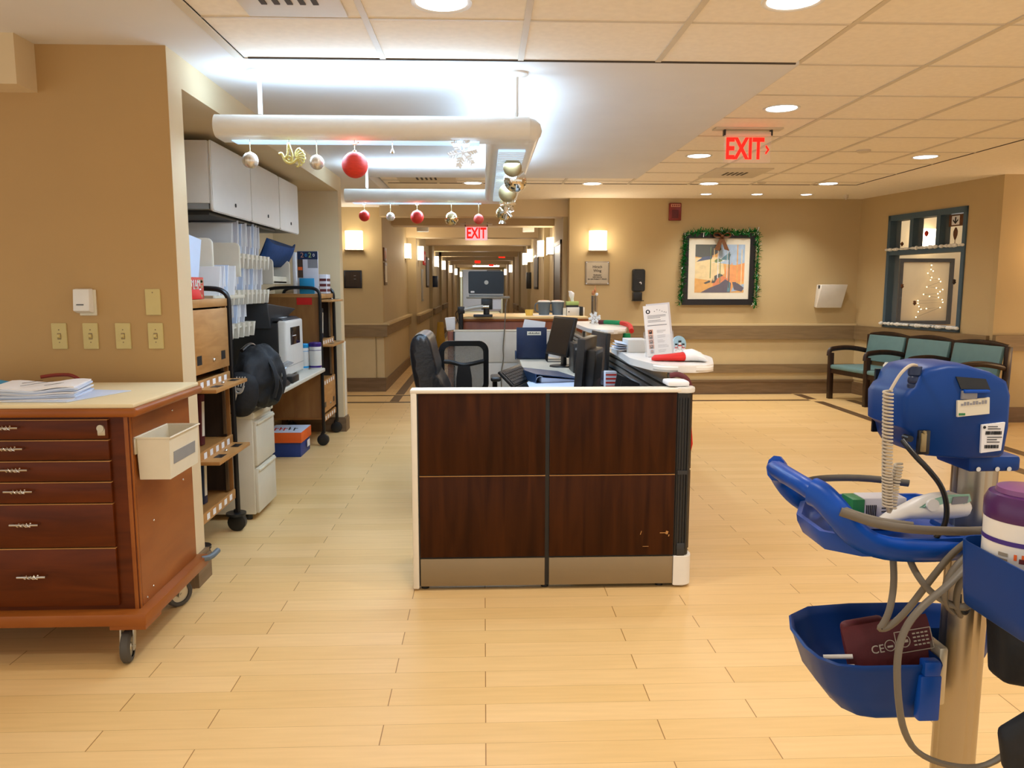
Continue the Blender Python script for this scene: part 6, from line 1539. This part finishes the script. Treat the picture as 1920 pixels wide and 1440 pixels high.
b.tube([(.792, 1.452, 1.07), (.797, 1.455, 1.055), (.805, 1.46, 1.065)], .0032, 6, 1)
b.build('coiled_cord', 'cordl', t)
MB(50).tube([(.835, 1.49, 1.195), (.845, 1.46, 1.17), (.868, 1.45, 1.145), (.898, 1.45, 1.11), (.914, 1.455, 1.07), (.917, 1.46, 1.03), (.905, 1.47, 1.0)], .0055, 8, 2).build('black_hose', 'black', t)
# gray hoses hanging under the tray
def hose(pts, r=.0075, name='hose'): return MB(50).tube(pts, r, 8, 2, flat=(r, r * .75)).build(name, 'cable', t)
hose([(.83, 1.49, .96), (.826, 1.47, .906), (.815, 1.46, .853), (.80, 1.455, .825), (.792, 1.455, .816), (.81, 1.455, .817), (.845, 1.455, .85), (.885, 1.45, .916), (.93, 1.44, .99), (.985, 1.43, 1.025), (1.01, 1.45, 1.03)])
hose([(.86, 1.49, .96), (.862, 1.46, .93), (.885, 1.44, .895), (.925, 1.43, .872), (.965, 1.44, .865), (1.0, 1.5, .86)])
hose([(1.0, 1.44, 1.02), (.95, 1.41, .985), (.875, 1.37, .94), (.825, 1.36, .91), (.79, 1.36, .865), (.775, 1.355, .811), (.778, 1.35, .737), (.793, 1.35, .661), (.825, 1.35, .611), (.90, 1.35, .582), (.973, 1.35, .584), (1.04, 1.36, .64)])
hose([(.985, 1.43, 1.01), (.93, 1.42, .975), (.90, 1.42, .93), (.905, 1.43, .88), (.94, 1.45, .85)])
hose([(1.0, 1.43, 1.005), (.95, 1.42, .965), (.925, 1.42, .92), (.93, 1.43, .87), (.96, 1.46, .84)])
MB(50).tube([(.955, 1.46, .885), (.95, 1.45, .86), (.965, 1.45, .845), (.985, 1.47, .855)], .005, 8, 2).build('black_clip', 'black', t)
# front bin for the canister
b = MB(50)
bo = rrect(.856, 1.04, 1.12, 1.335, .035, 5); bcx, bcy = .95, 1.23
ring = lambda s_, z: [(bcx + (x - bcx) * s_, bcy + (y - bcy) * s_, z) for x, y in bo]
b.rings([ring(.88, .93), ring(.93, .934), ring(.955, .96), ring(1.0, 1.05), ring(.965, 1.05), ring(.92, .96), ring(.88, .942)]); b.build('canister_bin', 'blue', t)
MB().box(.98, 1.04, 1.32, 1.575, .95, .99, .006).build('bin_bracket', 'blue', t)
# lower basket
b = MB(45)
bs = [(.70, 1.58), (.708, 1.53), (.735, 1.497), (.78, 1.486), (.93, 1.486), (.95, 1.49), (.957, 1.51), (.957, 1.64), (.965, 1.655), (1.12, 1.655), (1.17, 1.658), (1.20, 1.675), (1.212, 1.71), (1.20, 1.755), (1.16, 1.785), (1.08, 1.80), (.90, 1.80), (.79, 1.785), (.73, 1.74), (.705, 1.67)]
bx, by = .93, 1.66
rg = lambda z, s_: [(bx + (a - bx) * s_, by + (c - by) * (.5 + .5 * s_ if c < 1.66 else s_), z) for a, c in bs]
b.rings([rg(.588, .66), rg(.594, .72), rg(.64, .88), rg(.705, .985), rg(.718, 1.02), rg(.722, 1.0), rg(.718, .975), rg(.70, .95), rg(.64, .85), rg(.605, .68)])
bk = b.build('basket', 'blue', t)
MB().box(.90, .945, 1.478, 1.50, .60, .70, .004).use('bluet').box(.905, .94, 1.475, 1.50, .70, .732, .004).build('basket_clip', 'blue', bk)
MB().box(.962, .982, 1.52, 1.60, .61, .74, .006).build('steel_bracket', 'dsteel', t)
# cuff in the basket
t2 = thing('pressure_cuff', 'maroon blood pressure cuff with white print lying in the lower basket', 'blood pressure cuff', (.87, 1.56, .70))
Tc = Matrix.Translation((.875, 1.52, .725)) @ Matrix.Rotation(R(8), 4, 'Y') @ Matrix.Rotation(0, 4, 'X')
Tc = Matrix.Translation((.878, 1.565, .720)) @ Matrix.Rotation(R(-9), 4, 'Y') @ Matrix.Rotation(R(-14), 4, 'X')
def tc(name, b, m, par=t2): b.bm.transform(Tc); return b.build(name, m, par)
b = MB(50)
b.rings([[(x, y + .012 * math.sin(i * .7), z) for i, (y, z) in enumerate(((-.012, -.055), (-.018, -.02), (-.016, .02), (-.010, .050), (.0, .058), (.012, .05), (.02, .02), (.02, -.02), (.012, -.055)))] for x in (-.095, -.06, 0, .05, .095)])
wrap = tc('cuff_wrap', b, 'maroon')
tc('inner_fold', MB(50).box(-.08, .02, .03, .06, -.06, .062, .015, 3), 'maroon')
b = MB(0); Y = -.0245
b.box(.005, .085, Y, Y + .001, .036, .0375).box(.005, .085, Y, Y + .001, -.008, -.0065).box(.005, .0065, Y, Y + .001, -.008, .0375).box(.0835, .085, Y, Y + .001, -.008, .0375)
for k in range(4):
    for q in range(4): b.box(.044 + q * .009, .050 + q * .009, Y, Y + .001, .003 + k * .008, .006 + k * .008)
b.lathe((.024, Y, .016), [(.0115, 0), (.013, 0), (.013, .001), (.0115, .001)], 20, 'y', caps=False).box(.016, .032, Y, Y + .001, .013, .019)
b.lathe((-.008, Y, .012), [(.0105, 0), (.012, 0), (.012, .001), (.0105, .001)], 20, 'y', caps=False).box(-.014, -.002, Y, Y + .001, .008, .012)
tc('white_print', b, 'plaquef')
txt('CE', .024, 'plaquef', Tc @ face_cam(-.036, -.0246, .008), t2, ext=.0005)
tag(MB().cyl((1.10, 1.70, .69), (1.165, 1.68, .668), .004, 8).cyl((1.11, 1.71, .69), (1.175, 1.69, .666), .004, 8).sphere((1.168, 1.679, .667), .009, 8, 6).sphere((1.177, 1.689, .666), .008, 8, 6).build('connector_tubes', 'clear3'), 'two thin clear tubes with white ends in the right of the lower basket', 'tubes')
tag(MB().cyl((.735, 1.57, .70), (.79, 1.55, .71), .005, 8).cyl((.74, 1.545, .69), (.79, 1.54, .692), .005, 8).build('plastic_tubes', 'white'), 'short white plastic tubes at the left of the lower basket', 'tubes')
# things in the tray
t2 = thing('probe_cover_box', 'white and green carton of probe covers standing in the blue tray', 'box', (.86, 1.62, .975))
MB().use('paper2').box(.82, .915, 1.60, 1.65, .976, 1.045, .002).build('carton', None, t2)
MB().box(.795, .822, 1.598, 1.652, .976, 1.043, .002).build('green_end', 'green', t2)
b = MB(0)
for k in range(6): b.box(.826 + k * .004, .828 + k * .004, 1.5985, 1.6005, .985, 1.03)
for k in range(5): b.box(.86, .89, 1.5985, 1.6005, .99 + k * .008, .992 + k * .008)
b.build('print', 'ink', t2)
t2 = thing('handheld_thermometer', 'white and mint handheld thermometer lying across the blue tray', 'thermometer', (.92, 1.56, 1.0))
b = MB(50)
def ell(x, z, rz_, ry, y=1.555): return [(x + .0, y + ry * math.cos(a), z + rz_ * math.sin(a)) for a in [2 * PI * k / 14 for k in range(14)]]
b.rings([ell(.835, 1.012, .005, .01), ell(.85, 1.016, .010, .018), ell(.885, 1.028, .015, .024), ell(.915, 1.036, .022, .032), ell(.95, 1.040, .028, .036), ell(.985, 1.042, .028, .036), ell(1.01, 1.04, .022, .03), ell(1.018, 1.04, .012, .02)]); b.build('body', 'white', t2)
MB(50).prism([(.90, 1.045), (.925, 1.062), (.96, 1.072), (1.005, 1.073), (1.01, 1.058), (.985, 1.045), (.94, 1.040)], 1.524, 1.53, 'y', .003).build('face_panel', 'mint', t2)
MB().lathe((.925, 1.519, 1.052), [(.001, 0), (.013, 0), (.013, .006), (.001, .006)], 16, 'y').build('button', 'white', t2)
MB(0).prism([(.965, 1.052), (.998, 1.055), (1.0, 1.069), (.968, 1.068)], 1.5215, 1.524, 'y').build('display', 'greyink', t2)
# purple lidded canister
t2 = thing('wipe_canister', 'white wipe canister with a purple lid in the blue bin at the right edge', 'canister', (.925, 1.25, .943))
MB(40).lathe((.925, 1.25, .943), [(.001, 0), (.06, 0), (.063, .005), (.063, .18), (.001, .18)], 36).build('body', 'white', t2)
MB(40).lathe((.925, 1.25, 1.108), [(.0635, 0), (.0645, .004), (.0645, .028), (.058, .042), (.045, .047), (.001, .047)], 36).build('lid', 'purplelid', t2)
MB(40).lathe((.92, 1.248, 1.153), [(.046, 0), (.044, .008), (.03, .011), (.001, .011)], 28).build('lid_cap', 'purplelid2', t2)
MB(40).lathe((.925, 1.25, 1.07), [(.0638, 0), (.0638, .008)], 36, caps=False).build('label_band', 'purple', t2)
b = MB(40)
def arc(a0, a1, z0, z1, m, r=.0637): b.use(m).rings([[(.925 + r * math.cos(R(a0 + (a1 - a0) * i / 6)), 1.25 + r * math.sin(R(a0 + (a1 - a0) * i / 6)), z) for i in range(7)] for z in (z0 + .036, z1 + .036)], False, False)
arc(222, 226, 1.012, 1.022, 'orange'); arc(229, 240, 1.008, 1.016, 'maroon'); arc(232, 239, 1.016, 1.023, 'orange', .0639)
for k in range(4): arc(203, 203 + 9, .985 - k * .006, .987 - k * .006, 'greyink')
for k in range(3): arc(203, 214, .958 - k * .005, .960 - k * .005, 'redg')
for k in range(2): arc(200, 214, 1.005 + k * .01, 1.011 + k * .01, 'plaqueg')
arc(252, 285, .93, 1.02, 'mat')
b.build('label_print', None, t2)
# black cuffs hung at the right
tag(MB(50).hexa([(1.02, 1.40, .72), (1.16, 1.38, .70), (1.16, 1.44, .70), (1.02, 1.46, .72), (1.0, 1.40, .90), (1.18, 1.38, .92), (1.18, 1.44, .92), (1.0, 1.46, .90)], .015, 3).build('black_cuff', 'nylon'), 'black cloth cuff tucked below the blue canister bin', 'cuff')
t2 = thing('large_cuff', 'black cuff hanging low at the bottom right corner of the picture', 'cuff', (1.05, 1.3, .62))
MB(50).hexa([(.945, 1.27, .62), (1.04, 1.26, .55), (1.05, 1.29, .55), (.95, 1.30, .62), (.93, 1.27, .69), (1.12, 1.26, .83), (1.12, 1.29, .83), (.935, 1.30, .70)], .012, 3).build('cuff_body', 'nylon', t2)
b = MB(0)
for k in range(3): b.obox((.985 + k * .011, 1.264, .722 + k * .008), (.008, .001, .014), (0, R(-30), 0))
b.build('print', 'greyink', t2)
